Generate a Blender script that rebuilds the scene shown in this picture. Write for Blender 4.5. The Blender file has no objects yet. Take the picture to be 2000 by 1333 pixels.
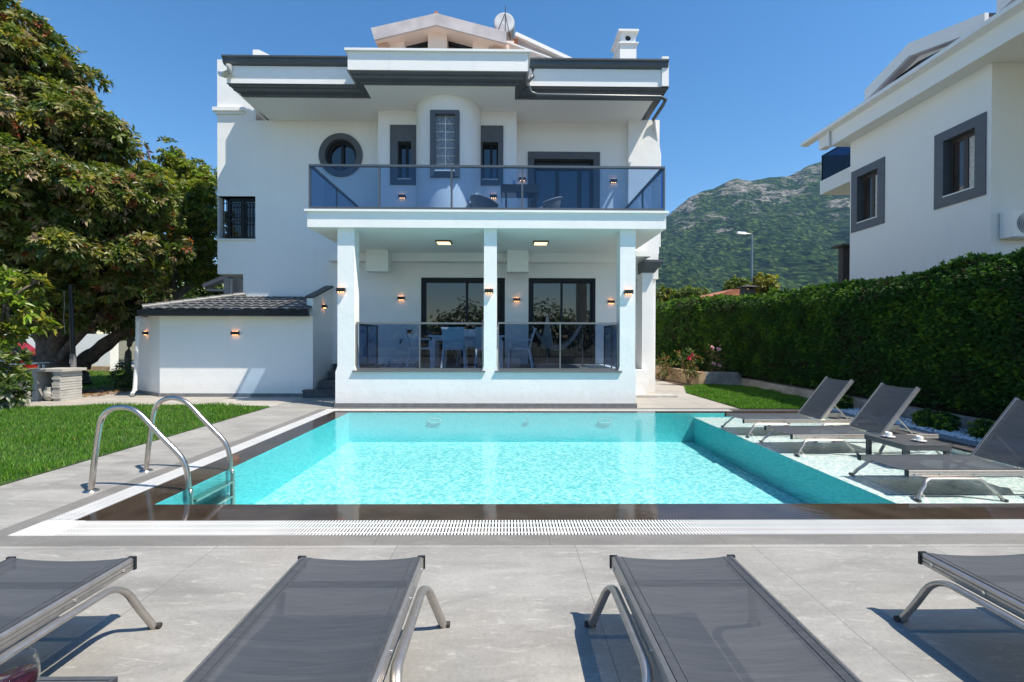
import bpy, math, random
import numpy as np
from mathutils import Vector, Matrix
R = math.radians
random.seed(7)
rng = np.random.default_rng(11)
S = bpy.context.scene
COL = S.collection

# ------------------------------------------------------------------ camera, sky, sun, exposure
F_PX = 889.0                       # focal length in pixels of the 2000 px wide photograph
cam_d = bpy.data.cameras.new('camera'); cam = bpy.data.objects.new('camera', cam_d); COL.objects.link(cam)
cam_d.sensor_width = 36.0; cam_d.lens = 36.0*F_PX/2000.0; cam_d.clip_start = 0.05; cam_d.clip_end = 9000
CAMH = 1.4
CM = Matrix.Rotation(-0.0112, 4, 'Z') @ Matrix.Rotation(math.pi/2-0.0062, 4, 'X') @ Matrix.Rotation(0.0027, 4, 'Z')
CM.translation = Vector((0, 0, CAMH))
cam.matrix_world = CM
S.camera = cam
LDIR = Vector((-0.52, 0.30, -1.0)).normalized()        # the way the sunlight travels
to_sun = -LDIR
elev = math.asin(to_sun.z); azim = math.atan2(to_sun.x, to_sun.y)
w = bpy.data.worlds.new("World"); S.world = w; w.use_nodes = True
wn = w.node_tree; bg = wn.nodes['Background']
sky = wn.nodes.new('ShaderNodeTexSky'); sky.sky_type = 'NISHITA'; sky.sun_disc = False
sky.sun_elevation = elev; sky.sun_rotation = azim; sky.altitude = 300; sky.air_density = 1.15; sky.dust_density = 0.35; sky.ozone_density = 2.6
hs = wn.nodes.new('ShaderNodeHueSaturation'); hs.inputs['Saturation'].default_value = 1.29; hs.inputs['Hue'].default_value = 0.50
wn.links.new(sky.outputs[0], hs.inputs['Color']); wn.links.new(hs.outputs[0], bg.inputs[0]); bg.inputs[1].default_value = 0.103
sl = bpy.data.lights.new('sun', 'SUN'); sl.energy = 4.3; sl.angle = R(0.5); sl.color = (1.0, 0.915, 0.775)
so = bpy.data.objects.new('sun', sl); COL.objects.link(so); so.rotation_euler = LDIR.to_track_quat('-Z', 'Y').to_euler()
so.location = (20, -10, 40)
S.view_settings.view_transform = 'Standard'; S.view_settings.look = 'None'; S.view_settings.gamma = 1
S.view_settings.exposure = 0.82
S.cycles.max_bounces = 8; S.cycles.transparent_max_bounces = 16; S.cycles.caustics_reflective = False
S.cycles.sample_clamp_indirect = 6; S.cycles.volume_bounces = 0

def at(px, py, Y):
    """the point (X, Z) of the upright plane Y that the photograph shows at pixel px, py"""
    d = CM.to_3x3() @ Vector(((px-1000)/F_PX, -(py-666.5)/F_PX, -1.0))
    k = Y/d.y
    return d.x*k, CAMH + d.z*k
def AX(px, Y, py=661): return at(px, py, Y)[0]
def AZ(py, Y, px=990): return at(px, py, Y)[1]

# ------------------------------------------------------------------ materials
def newmat(name):
    m = bpy.data.materials.new(name); m.use_nodes = True
    nt = m.node_tree; b = nt.nodes['Principled BSDF']
    return m, nt, b
def N(nt, t, **kw):
    n = nt.nodes.new(t)
    for k, v in kw.items():
        if k in n.inputs: n.inputs[k].default_value = v
        else: setattr(n, k, v)
    return n
def coords(nt, scale=(1, 1, 1), rot=(0, 0, 0), world=False):
    if world:
        g = N(nt, 'ShaderNodeNewGeometry'); src = g.outputs['Position']
    else:
        tc = N(nt, 'ShaderNodeTexCoord'); src = tc.outputs['Object']
    mp = N(nt, 'ShaderNodeMapping'); mp.inputs['Scale'].default_value = scale; mp.inputs['Rotation'].default_value = rot
    nt.links.new(src, mp.inputs[0]); return mp.outputs[0]
def ramp(nt, src, stops):
    r = N(nt, 'ShaderNodeValToRGB'); el = r.color_ramp.elements
    while len(el) < len(stops): el.new(0.5)
    for e, (p, c) in zip(el, stops):
        e.position = p; e.color = (*c, 1) if len(c) == 3 else c
    nt.links.new(src, r.inputs[0]); return r.outputs[0]
def mixc(nt, fac, a, b, mode='MIX'):
    m = N(nt, 'ShaderNodeMix'); m.data_type = 'RGBA'; m.blend_type = mode
    for v, i in ((fac, 0), (a, 6), (b, 7)):
        if isinstance(v, (int, float)): m.inputs[i].default_value = v
        elif isinstance(v, tuple): m.inputs[i].default_value = (*v, 1)
        else: nt.links.new(v, m.inputs[i])
    return m.outputs[2]
def bump(nt, b, h, strength, dist=0.01):
    n = N(nt, 'ShaderNodeBump'); n.inputs['Strength'].default_value = strength; n.inputs['Distance'].default_value = dist
    nt.links.new(h, n.inputs['Height']); nt.links.new(n.outputs[0], b.inputs['Normal']); return n
def simple(name, col, rough=0.5, metal=0.0, var=0.12, scale=6, bmp=0.0, bscale=60, bdist=0.004, spec=None, coat=0):
    m, nt, b = newmat(name)
    c = coords(nt)
    n = N(nt, 'ShaderNodeTexNoise', Scale=scale, Detail=6.0); nt.links.new(c, n.inputs['Vector'])
    lo = tuple(max(0, x*(1-var)) for x in col); hi = tuple(min(1, x*(1+var)) for x in col)
    nt.links.new(ramp(nt, n.outputs[0], [(0.3, lo), (0.7, hi)]), b.inputs['Base Color'])
    b.inputs['Roughness'].default_value = rough; b.inputs['Metallic'].default_value = metal
    if spec is not None: b.inputs['Specular IOR Level'].default_value = spec
    if coat: b.inputs['Coat Weight'].default_value = coat
    if bmp:
        n2 = N(nt, 'ShaderNodeTexNoise', Scale=bscale, Detail=4.0); nt.links.new(c, n2.inputs['Vector'])
        bump(nt, b, n2.outputs[0], bmp, bdist)
    return m
M = {}
def stucco(name, col, wear=0.07):
    m, nt, b = newmat(name)
    c = coords(nt, world=True)
    n1 = N(nt, 'ShaderNodeTexNoise', Scale=0.9, Detail=5.0); nt.links.new(c, n1.inputs['Vector'])
    cs = coords(nt, (3.0, 3.0, 0.35), world=True)
    n2 = N(nt, 'ShaderNodeTexNoise', Scale=2.0, Detail=6.0, Roughness=0.65); nt.links.new(cs, n2.inputs['Vector'])
    lo = tuple(x*(1-wear) for x in col)
    base = mixc(nt, n1.outputs[0], lo, col)
    base = mixc(nt, ramp(nt, n2.outputs[0], [(0.55, (0, 0, 0)), (0.8, (0.5, 0.5, 0.5))]), base, tuple(x*0.86 for x in col))
    sz = N(nt, 'ShaderNodeSeparateXYZ'); nt.links.new(c, sz.inputs[0])
    nd = N(nt, 'ShaderNodeTexNoise', Scale=7.0, Detail=6.0, Roughness=0.7); nt.links.new(c, nd.inputs['Vector'])
    zz = N(nt, 'ShaderNodeMath', operation='MULTIPLY_ADD'); nt.links.new(nd.outputs[0], zz.inputs[0]); zz.inputs[1].default_value = -0.42; nt.links.new(sz.outputs[2], zz.inputs[2])
    base = mixc(nt, ramp(nt, zz.outputs[0], [(0.0, (0.22, 0.22, 0.22)), (0.16, (0, 0, 0))]), base, (0.50, 0.47, 0.42))
    nt.links.new(base, b.inputs['Base Color']); b.inputs['Roughness'].default_value = 0.75
    b.inputs['Specular IOR Level'].default_value = 0.3
    n3 = N(nt, 'ShaderNodeTexNoise', Scale=35.0, Detail=5.0, Roughness=0.6); nt.links.new(c, n3.inputs['Vector'])
    n4 = N(nt, 'ShaderNodeTexNoise', Scale=2.3, Detail=3.0); nt.links.new(c, n4.inputs['Vector'])
    ad = N(nt, 'ShaderNodeMath', operation='MULTIPLY_ADD'); nt.links.new(n4.outputs[0], ad.inputs[0]); ad.inputs[1].default_value = 3.0; nt.links.new(n3.outputs[0], ad.inputs[2])
    bump(nt, b, ad.outputs[0], 0.55, 0.006)
    return m
M['white'] = stucco('white_stucco', (0.87, 0.87, 0.86), 0.05)
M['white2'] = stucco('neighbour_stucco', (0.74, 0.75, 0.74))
M['bounce_peach'] = stucco('bounce_tinted_stucco', (0.84, 0.68, 0.58))  # warm bounce off the terracotta painted into the stucco colour
M['grey'] = simple('dark_grey_paint', (0.085, 0.095, 0.11), 0.55, var=0.1, bmp=0.25, bscale=30)
M['gutter'] = simple('gutter_grey', (0.075, 0.09, 0.105), 0.35, var=0.1)
M['frame'] = simple('anthracite_frame', (0.014, 0.019, 0.026), 0.5, var=0.1, spec=0.25)
M['black'] = simple('black_plastic', (0.012, 0.012, 0.014), 0.4)
M['iron'] = simple('black_iron', (0.01, 0.012, 0.015), 0.45, var=0.2)
M['rail'] = simple('brushed_aluminium_rail', (0.30, 0.29, 0.28), 0.35, metal=0.85, var=0.08, scale=20)
M['darkrail'] = simple('grey_rail', (0.13, 0.14, 0.15), 0.4, metal=0.6, var=0.08, scale=20)
M['step'] = simple('basalt_step', (0.075, 0.078, 0.085), 0.6, var=0.25, scale=9, bmp=0.2)
M['plinth'] = simple('grey_plinth', (0.17, 0.17, 0.175), 0.7, var=0.2, scale=8, bmp=0.2)
M['pipe'] = simple('white_pipe', (0.72, 0.72, 0.72), 0.35, var=0.05)
M['terracotta'] = simple('terracotta_tile', (0.42, 0.16, 0.08), 0.8, var=0.3, scale=4, bmp=0.4, bscale=20)
M['fascia'] = simple('weathered_fascia', (0.50, 0.46, 0.47), 0.7, var=0.14, scale=3, bmp=0.1)
M['steel'] = simple('stainless_steel', (0.55, 0.50, 0.45), 0.27, metal=1.0, var=0.1, scale=14)
M['alu'] = simple('champagne_aluminium', (0.46, 0.43, 0.40), 0.36, metal=0.8, var=0.1, scale=30)
M['alulight'] = simple('light_aluminium', (0.55, 0.52, 0.5), 0.36, metal=0.8, var=0.1, scale=30)
M['screw'] = simple('screw_head', (0.75, 0.74, 0.72), 0.25, metal=1.0, var=0.05)
M['rubber'] = simple('rubber_foot', (0.04, 0.035, 0.035), 0.7)
M['plastic'] = simple('white_resin', (0.74, 0.76, 0.77), 0.4, var=0.04)
M['ceramic'] = simple('white_ceramic', (0.8, 0.79, 0.77), 0.15, var=0.02)
M['coffee'] = simple('coffee', (0.05, 0.02, 0.01), 0.2)
M['tablegrey'] = simple('slatted_table_grey', (0.075, 0.078, 0.085), 0.5, var=0.15, scale=20, bmp=0.1)
M['bark'] = simple('bark', (0.13, 0.10, 0.08), 0.9, var=0.45, scale=7, bmp=1.0, bscale=18, bdist=0.03)
M['olivebark'] = simple('olive_bark', (0.18, 0.16, 0.13), 0.9, var=0.4, scale=9, bmp=1.0, bscale=18, bdist=0.03)
M['concrete'] = simple('concrete', (0.30, 0.28, 0.26), 0.85, var=0.28, scale=5, bmp=0.5, bscale=25)
M['ochre'] = simple('ochre_wall', (0.42, 0.30, 0.18), 0.9, var=0.3, scale=3.5, bmp=0.5, bscale=25)
M['slab'] = simple('stone_slab', (0.42, 0.41, 0.39), 0.7, var=0.15, scale=6, bmp=0.2)
M['bollard'] = simple('stone_ware', (0.40, 0.38, 0.35), 0.8, var=0.5, scale=30, bmp=0.5)
M['pebble'] = simple('white_pebble', (0.72, 0.72, 0.74), 0.6, var=0.15, scale=9)
M['soil'] = simple('soil', (0.085, 0.055, 0.035), 0.95, var=0.5, scale=12, bmp=1.0, bscale=30, bdist=0.03)
M['red'] = simple('red_paint', (0.28, 0.010, 0.010), 0.3, var=0.05, coat=0.6)
M['rope'] = simple('rope', (0.42, 0.40, 0.38), 0.9, var=0.2, scale=40)
M['rattan'] = simple('rattan', (0.20, 0.19, 0.19), 0.7, var=0.5, scale=60, bmp=0.8, bscale=120, bdist=0.01)
M['curtain'] = simple('net_curtain', (0.55, 0.53, 0.50), 0.9, var=0.3, scale=20)
M['pink'] = simple('rose_petal', (0.75, 0.08, 0.16), 0.6, var=0.2)
M['palepink'] = simple('pale_petal', (0.85, 0.55, 0.6), 0.6, var=0.2)
M['wood'] = simple('dark_wood', (0.05, 0.035, 0.03), 0.7, var=0.3, scale=8, bmp=0.3)
M['parasol'] = simple('parasol_canvas', (0.30, 0.29, 0.28), 0.9, var=0.15)
M['label'] = simple('care_label', (0.7, 0.7, 0.7), 0.5)

def tiles_roof():
    m, nt, b = newmat('grey_roof_tiles')
    c = coords(nt, world=True)
    n = N(nt, 'ShaderNodeTexNoise', Scale=5.0, Detail=6.0); nt.links.new(c, n.inputs['Vector'])
    nt.links.new(ramp(nt, n.outputs[0], [(0.3, (0.075, 0.078, 0.085)), (0.7, (0.15, 0.15, 0.155))]), b.inputs['Base Color'])
    b.inputs['Roughness'].default_value = 0.45
    n3 = N(nt, 'ShaderNodeTexNoise', Scale=40.0); nt.links.new(c, n3.inputs['Vector']); bump(nt, b, n3.outputs[0], 0.3, 0.004)
    return m
M['rooftile'] = tiles_roof()

def deckmat(name, lo, hi, tile=(1.2, 1.2), off=(0.45, 0.0), joint=0.004, rough=0.55, jc=0.62):
    m, nt, b = newmat(name)
    c = coords(nt, (0.55, 1.7, 1.0), (0, 0, 0.12), world=True)
    n1 = N(nt, 'ShaderNodeTexNoise', Scale=2.2, Detail=10.0, Roughness=0.62, Distortion=0.6); nt.links.new(c, n1.inputs['Vector'])
    c2 = coords(nt, (0.9, 3.2, 1.0), (0, 0, 0.25), world=True)
    n2 = N(nt, 'ShaderNodeTexNoise', Scale=7.0, Detail=8.0, Roughness=0.7, Distortion=0.9); nt.links.new(c2, n2.inputs['Vector'])
    col = ramp(nt, n1.outputs[0], [(0.28, lo), (0.72, hi)])
    col = mixc(nt, ramp(nt, n2.outputs[0], [(0.56, (0, 0, 0)), (0.66, (0.45, 0.45, 0.45)), (0.75, (0, 0, 0))]), col, tuple(min(1, x*1.35) for x in hi))
    col = mixc(nt, ramp(nt, n2.outputs[0], [(0.30, (0.4, 0.4, 0.4)), (0.42, (0, 0, 0))]), col, tuple(x*0.72 for x in lo))
    cb = coords(nt, world=True)
    ns = N(nt, 'ShaderNodeTexNoise', Scale=0.8, Detail=3.0); nt.links.new(cb, ns.inputs['Vector'])
    col = mixc(nt, ramp(nt, ns.outputs[0], [(0.5, (0, 0, 0)), (0.75, (0.35, 0.35, 0.35))]), col, (hi[0]*1.02, hi[1]*0.93, hi[2]*0.82))
    sp = N(nt, 'ShaderNodeSeparateXYZ'); nt.links.new(cb, sp.inputs[0])
    facs = []
    for ax, (t, o) in enumerate(zip(tile, off)):
        a = N(nt, 'ShaderNodeMath', operation='SUBTRACT'); nt.links.new(sp.outputs[ax], a.inputs[0]); a.inputs[1].default_value = o
        p = N(nt, 'ShaderNodeMath', operation='PINGPONG'); nt.links.new(a.outputs[0], p.inputs[0]); p.inputs[1].default_value = t/2
        l = N(nt, 'ShaderNodeMath', operation='LESS_THAN'); nt.links.new(p.outputs[0], l.inputs[0]); l.inputs[1].default_value = joint/2
        facs.append(l.outputs[0])
    mx = N(nt, 'ShaderNodeMath', operation='MAXIMUM'); nt.links.new(facs[0], mx.inputs[0]); nt.links.new(facs[1], mx.inputs[1])
    wn_ = N(nt, 'ShaderNodeTexWhiteNoise', noise_dimensions='2D'); cmb = N(nt, 'ShaderNodeCombineXYZ')
    for ax, (t, o) in enumerate(zip(tile, off)):
        dd = N(nt, 'ShaderNodeMath', operation='SUBTRACT'); nt.links.new(sp.outputs[ax], dd.inputs[0]); dd.inputs[1].default_value = o
        dv_ = N(nt, 'ShaderNodeMath', operation='DIVIDE'); nt.links.new(dd.outputs[0], dv_.inputs[0]); dv_.inputs[1].default_value = t
        fl = N(nt, 'ShaderNodeMath', operation='FLOOR'); nt.links.new(dv_.outputs[0], fl.inputs[0]); nt.links.new(fl.outputs[0], cmb.inputs[ax])
    nt.links.new(cmb.outputs[0], wn_.inputs[0])
    col = mixc(nt, 1.0, col, ramp(nt, wn_.outputs[0], [(0.0, (0.90, 0.90, 0.89)), (1.0, (1.04, 1.03, 1.02))]), 'MULTIPLY')
    ng = N(nt, 'ShaderNodeTexNoise', Scale=45.0, Detail=6.0, Roughness=0.8); nt.links.new(cb, ng.inputs['Vector'])
    col = mixc(nt, 1.0, col, ramp(nt, ng.outputs[0], [(0.3, (0.84, 0.84, 0.83)), (0.7, (1.12, 1.12, 1.12))]), 'MULTIPLY')
    col = mixc(nt, mx.outputs[0], col, tuple(x*jc for x in lo))
    nt.links.new(col, b.inputs['Base Color']); b.inputs['Roughness'].default_value = rough
    b.inputs['Specular IOR Level'].default_value = 0.35
    n3 = N(nt, 'ShaderNodeTexNoise', Scale=90.0, Detail=5.0); nt.links.new(cb, n3.inputs['Vector'])
    bump(nt, b, n3.outputs[0], 0.25, 0.003)
    return m
M['deck'] = deckmat('deck_tile', (0.22, 0.216, 0.208), (0.385, 0.378, 0.364), off=(1.665, 0.63))
M['border'] = deckmat('deck_border_tile', (0.155, 0.15, 0.145), (0.215, 0.21, 0.2), tile=(1.2, 40), off=(0.3, 9), rough=0.6)
M['path'] = deckmat('path_stone', (0.33, 0.31, 0.285), (0.46, 0.435, 0.40), tile=(0.8, 0.8), off=(0.1, 0.2), joint=0.012)
M['porchfloor'] = deckmat('porch_floor_tile', (0.16, 0.16, 0.16), (0.24, 0.235, 0.23), tile=(0.6, 0.6), off=(0, 0))

def copingmat():
    m, nt, b = newmat('wet_dark_coping')
    c = coords(nt, (1, 1, 1), world=True)
    n1 = N(nt, 'ShaderNodeTexNoise', Scale=3.0, Detail=8.0, Roughness=0.6); nt.links.new(c, n1.inputs['Vector'])
    nt.links.new(ramp(nt, n1.outputs[0], [(0.3, (0.030, 0.022, 0.017)), (0.7, (0.065, 0.050, 0.040))]), b.inputs['Base Color'])
    b.inputs['Roughness'].default_value = 0.06; b.inputs['IOR'].default_value = 1.36
    n3 = N(nt, 'ShaderNodeTexNoise', Scale=14.0, Detail=2.0); nt.links.new(c, n3.inputs['Vector'])
    bump(nt, b, n3.outputs[0], 0.12, 0.004)
    return m
M['coping'] = copingmat()
M['copingdry'] = simple('dry_dark_coping', (0.075, 0.07, 0.07), 0.5, var=0.2, scale=3, bmp=0.1)
M['lightstrip'] = simple('light_strip_tile', (0.26, 0.26, 0.27), 0.5, var=0.15, scale=3, bmp=0.1)

def poolmat(name, ca, cb_, cell=0.025, amt=0.3):
    m, nt, b = newmat(name)
    c = coords(nt, world=True)
    v = N(nt, 'ShaderNodeTexVoronoi', Scale=1/cell); nt.links.new(c, v.inputs['Vector'])
    n1 = N(nt, 'ShaderNodeTexNoise', Scale=18.0, Detail=4.0); nt.links.new(c, n1.inputs['Vector'])
    a = mixc(nt, n1.outputs[0], ca, cb_)
    bw = N(nt, 'ShaderNodeRGBToBW'); nt.links.new(v.outputs['Color'], bw.inputs[0])
    a = mixc(nt, ramp(nt, bw.outputs[0], [(0.5-amt/2, (0, 0, 0)), (0.5+amt/2, (1, 1, 1))]), ca, cb_)
    a = mixc(nt, 0.35, a, mixc(nt, n1.outputs[0], ca, cb_))
    nt.links.new(a, b.inputs['Base Color']); b.inputs['Roughness'].default_value = 0.4
    return m
M['poolfloor'] = poolmat('pool_floor_mosaic', (0.10, 0.52, 0.56), (0.44, 0.88, 0.89), cell=0.04, amt=.5)
M['poolwall'] = poolmat('pool_wall_mosaic', (0.08, 0.60, 0.67), (0.13, 0.70, 0.76), cell=0.03, amt=.9)
M['ledge'] = poolmat('ledge_mosaic', (0.50, 0.66, 0.65), (0.95, 0.97, 0.96), cell=0.022, amt=0.6)

def watermat():
    m = bpy.data.materials.new('pool_water'); m.use_nodes = True; nt = m.node_tree; nt.nodes.clear()
    out = N(nt, 'ShaderNodeOutputMaterial')
    c = coords(nt, (1.0, 1.0, 1.0), world=True)
    # fine ripple net: caustic light painted as bright lines in the water tint
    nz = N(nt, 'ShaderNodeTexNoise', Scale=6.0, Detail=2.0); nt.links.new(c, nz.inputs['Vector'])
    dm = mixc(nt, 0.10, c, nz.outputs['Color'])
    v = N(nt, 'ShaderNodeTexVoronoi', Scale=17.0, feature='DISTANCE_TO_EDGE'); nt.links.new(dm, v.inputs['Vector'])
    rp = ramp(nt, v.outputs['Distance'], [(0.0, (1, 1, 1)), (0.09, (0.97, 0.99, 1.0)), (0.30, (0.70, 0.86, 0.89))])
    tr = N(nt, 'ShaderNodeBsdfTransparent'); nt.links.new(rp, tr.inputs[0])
    gl = N(nt, 'ShaderNodeBsdfGlossy'); gl.inputs['Roughness'].default_value = 0.02
    n1 = N(nt, 'ShaderNodeTexNoise', Scale=12.0, Detail=3.0, Roughness=0.5); nt.links.new(c, n1.inputs['Vector'])
    n2 = N(nt, 'ShaderNodeTexNoise', Scale=1.6, Detail=2.0); nt.links.new(c, n2.inputs['Vector'])
    ad = N(nt, 'ShaderNodeMath', operation='MULTIPLY_ADD'); nt.links.new(n2.outputs[0], ad.inputs[0]); ad.inputs[1].default_value = 1.6; nt.links.new(n1.outputs[0], ad.inputs[2])
    bp = N(nt, 'ShaderNodeBump'); bp.inputs['Strength'].default_value = 0.3; bp.inputs['Distance'].default_value = 0.012
    nt.links.new(ad.outputs[0], bp.inputs['Height'])
    fr = N(nt, 'ShaderNodeFresnel'); fr.inputs['IOR'].default_value = 1.33
    nt.links.new(bp.outputs[0], gl.inputs['Normal']); nt.links.new(bp.outputs[0], fr.inputs['Normal'])
    mx = N(nt, 'ShaderNodeMixShader'); nt.links.new(fr.outputs[0], mx.inputs[0]); nt.links.new(tr.outputs[0], mx.inputs[1]); nt.links.new(gl.outputs[0], mx.inputs[2])
    nt.links.new(mx.outputs[0], out.inputs[0]); return m
M['water'] = watermat()

def sheetglass(name, tint, f0=0.04):
    m = bpy.data.materials.new(name); m.use_nodes = True; nt = m.node_tree; nt.nodes.clear()
    out = N(nt, 'ShaderNodeOutputMaterial'); tr = N(nt, 'ShaderNodeBsdfTransparent'); tr.inputs[0].default_value = (*tint, 1)
    gl = N(nt, 'ShaderNodeBsdfGlossy'); gl.inputs['Roughness'].default_value = 0.01; 
    lw = N(nt, 'ShaderNodeLayerWeight'); lw.inputs[0].default_value = 0.5
    pw = N(nt, 'ShaderNodeMath', operation='POWER'); nt.links.new(lw.outputs['Facing'], pw.inputs[0]); pw.inputs[1].default_value = 5.0
    fr = N(nt, 'ShaderNodeMath', operation='MULTIPLY_ADD'); nt.links.new(pw.outputs[0], fr.inputs[0]); fr.inputs[1].default_value = 1-f0; fr.inputs[2].default_value = f0
    mx = N(nt, 'ShaderNodeMixShader'); nt.links.new(fr.outputs[0], mx.inputs[0]); nt.links.new(tr.outputs[0], mx.inputs[1]); nt.links.new(gl.outputs[0], mx.inputs[2])
    nt.links.new(mx.outputs[0], out.inputs[0]); return m
M['railglass'] = sheetglass('smoked_blue_glass', (0.60, 0.71, 0.84))
M['porchglass'] = sheetglass('smoked_grey_glass', (0.57, 0.66, 0.77))
M['darkglass'] = sheetglass('dark_blue_glass', (0.12, 0.20, 0.32))

def panemat(name, base, refl=0.14):
    m = bpy.data.materials.new(name); m.use_nodes = True; nt = m.node_tree; nt.nodes.clear()
    out = N(nt, 'ShaderNodeOutputMaterial'); df = N(nt, 'ShaderNodeBsdfDiffuse')
    c = coords(nt, (2.2, 1, 0.5))
    n = N(nt, 'ShaderNodeTexNoise', Scale=2.5, Detail=4.0); nt.links.new(c, n.inputs['Vector'])
    nt.links.new(ramp(nt, n.outputs[0], [(0.35, tuple(x*0.5 for x in base)), (0.7, base)]), df.inputs[0])
    gl = N(nt, 'ShaderNodeBsdfGlossy'); gl.inputs['Roughness'].default_value = 0.015
    lw = N(nt, 'ShaderNodeFresnel'); lw.inputs['IOR'].default_value = 1.5
    ad = N(nt, 'ShaderNodeMath', operation='ADD'); nt.links.new(lw.outputs[0], ad.inputs[0]); ad.inputs[1].default_value = refl; ad.use_clamp = True
    mx = N(nt, 'ShaderNodeMixShader'); nt.links.new(ad.outputs[0], mx.inputs[0]); nt.links.new(df.outputs[0], mx.inputs[1]); nt.links.new(gl.outputs[0], mx.inputs[2])
    nt.links.new(mx.outputs[0], out.inputs[0]); return m
M['pane'] = panemat('window_pane', (0.012, 0.013, 0.016), 0.075)
M['panewarm'] = panemat('brown_window_pane', (0.06, 0.045, 0.04), 0.06)

def glassblock():
    m, nt, b = newmat('glass_block')
    c = coords(nt)
    v = N(nt, 'ShaderNodeTexNoise', Scale=38.0, Detail=3.0, Distortion=2.0); nt.links.new(c, v.inputs['Vector'])
    nt.links.new(ramp(nt, v.outputs[0], [(0.35, (0.05, 0.09, 0.13)), (0.5, (0.14, 0.19, 0.24)), (0.62, (0.42, 0.48, 0.52))]), b.inputs['Base Color'])
    b.inputs['Roughness'].default_value = 0.08; bump(nt, b, v.outputs[0], 0.7, 0.02)
    return m
M['glassblock'] = glassblock()

def slingmat():
    m = bpy.data.materials.new('charcoal_sling_fabric'); m.use_nodes = True; nt = m.node_tree; b = nt.nodes['Principled BSDF']; out = nt.nodes['Material Output']
    c = coords(nt, (420, 6.0, 1))
    n = N(nt, 'ShaderNodeTexNoise', Scale=1.0, Detail=3.0); nt.links.new(c, n.inputs['Vector'])
    c2 = coords(nt, (30, 2.0, 1)); n2 = N(nt, 'ShaderNodeTexNoise', Scale=1.0, Detail=4.0); nt.links.new(c2, n2.inputs['Vector'])
    a = ramp(nt, n.outputs[0], [(0.3, (0.044, 0.050, 0.060)), (0.7, (0.068, 0.075, 0.088))])
    a = mixc(nt, ramp(nt, n2.outputs[0], [(0.5, (0, 0, 0)), (0.85, (0.3, 0.3, 0.3))]), a, (0.11, 0.115, 0.125))
    nt.links.new(a, b.inputs['Base Color']); b.inputs['Roughness'].default_value = 0.75; b.inputs['Specular IOR Level'].default_value = 0.25
    bump(nt, b, n.outputs[0], 0.25, 0.001)
    tr = N(nt, 'ShaderNodeBsdfTransparent'); tr.inputs[0].default_value = (0.9, 0.95, 1, 1)
    mx = N(nt, 'ShaderNodeMixShader'); mx.inputs[0].default_value = 0.075
    nt.links.new(b.outputs[0], mx.inputs[1]); nt.links.new(tr.outputs[0], mx.inputs[2]); nt.links.new(mx.outputs[0], out.inputs[0])
    return m
M['sling'] = slingmat()
M['slinghem'] = simple('sling_hem', (0.05, 0.056, 0.066), 0.7, var=0.2, scale=60)

def leafmat(name, col, trans=0.35, rough=0.38, var=0.35):
    m = bpy.data.materials.new(name); m.use_nodes = True; nt = m.node_tree; b = nt.nodes['Principled BSDF']; out = nt.nodes['Material Output']
    g = N(nt, 'ShaderNodeNewGeometry')
    lo = tuple(x*(1-var) for x in col); hi = tuple(x*(1+var) for x in col)
    cr = ramp(nt, g.outputs['Random Per Island'], [(0.0, lo), (1.0, hi)])
    nt.links.new(cr, b.inputs['Base Color']); b.inputs['Roughness'].default_value = rough
    b.inputs['Specular IOR Level'].default_value = 0.4
    tl = N(nt, 'ShaderNodeBsdfTranslucent'); nt.links.new(mixc(nt, 1.0, cr, (1.3, 1.5, 0.5), 'MULTIPLY'), tl.inputs[0])
    mx = N(nt, 'ShaderNodeMixShader'); mx.inputs[0].default_value = trans
    nt.links.new(b.outputs[0], mx.inputs[1]); nt.links.new(tl.outputs[0], mx.inputs[2]); nt.links.new(mx.outputs[0], out.inputs[0])
    return m
M['leaf_dark'] = leafmat('leaf_dark', (0.055, 0.095, 0.022))
M['leaf_mid'] = leafmat('leaf_mid', (0.125, 0.16, 0.03))
M['leaf_olive'] = leafmat('leaf_olive', (0.20, 0.19, 0.06))
M['leaf_tan'] = leafmat('leaf_tan', (0.30, 0.22, 0.13))
M['leaf_red'] = leafmat('leaf_red', (0.24, 0.075, 0.035))
M['leaf_yellow'] = leafmat('leaf_yellow', (0.26, 0.24, 0.03))
M['leaf_bright'] = leafmat('leaf_bright', (0.19, 0.29, 0.025))
M['leaf_silver'] = leafmat('leaf_silver', (0.22, 0.24, 0.17), 0.2)
M['hedge_a'] = leafmat('hedge_green', (0.030, 0.088, 0.016), 0.25, 0.6)
M['hedge_b'] = leafmat('hedge_lime', (0.10, 0.19, 0.02), 0.3, 0.6)
M['hedge_c'] = leafmat('hedge_brown', (0.045, 0.042, 0.018), 0.2, 0.7)
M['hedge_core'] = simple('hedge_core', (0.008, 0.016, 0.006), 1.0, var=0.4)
M['grass_a'] = leafmat('grass_green', (0.055, 0.16, 0.012), 0.35, 0.55)
M['grass_b'] = leafmat('grass_light', (0.15, 0.32, 0.03), 0.4, 0.55)
M['grass_c'] = leafmat('grass_straw', (0.22, 0.24, 0.06), 0.3, 0.6)
M['lawnbase'] = simple('lawn_soil', (0.035, 0.075, 0.012), 0.95, var=0.4, scale=20, bmp=0.6)
M['groundfar'] = simple('rough_ground', (0.14, 0.13, 0.075), 0.95, var=0.35, scale=0.5, bmp=0.4)

def emat(name, col, s):
    m = bpy.data.materials.new(name); m.use_nodes = True; nt = m.node_tree; nt.nodes.clear()
    out = N(nt, 'ShaderNodeOutputMaterial'); e = N(nt, 'ShaderNodeEmission'); e.inputs[0].default_value = (*col, 1); e.inputs[1].default_value = s
    nt.links.new(e.outputs[0], out.inputs[0]); return m
M['panel_light'] = emat('lit_panel', (1.0, 0.72, 0.34), 1.6)
M['lamp_light'] = emat('lit_lamp', (1.0, 0.40, 0.15), 9.0)

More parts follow.
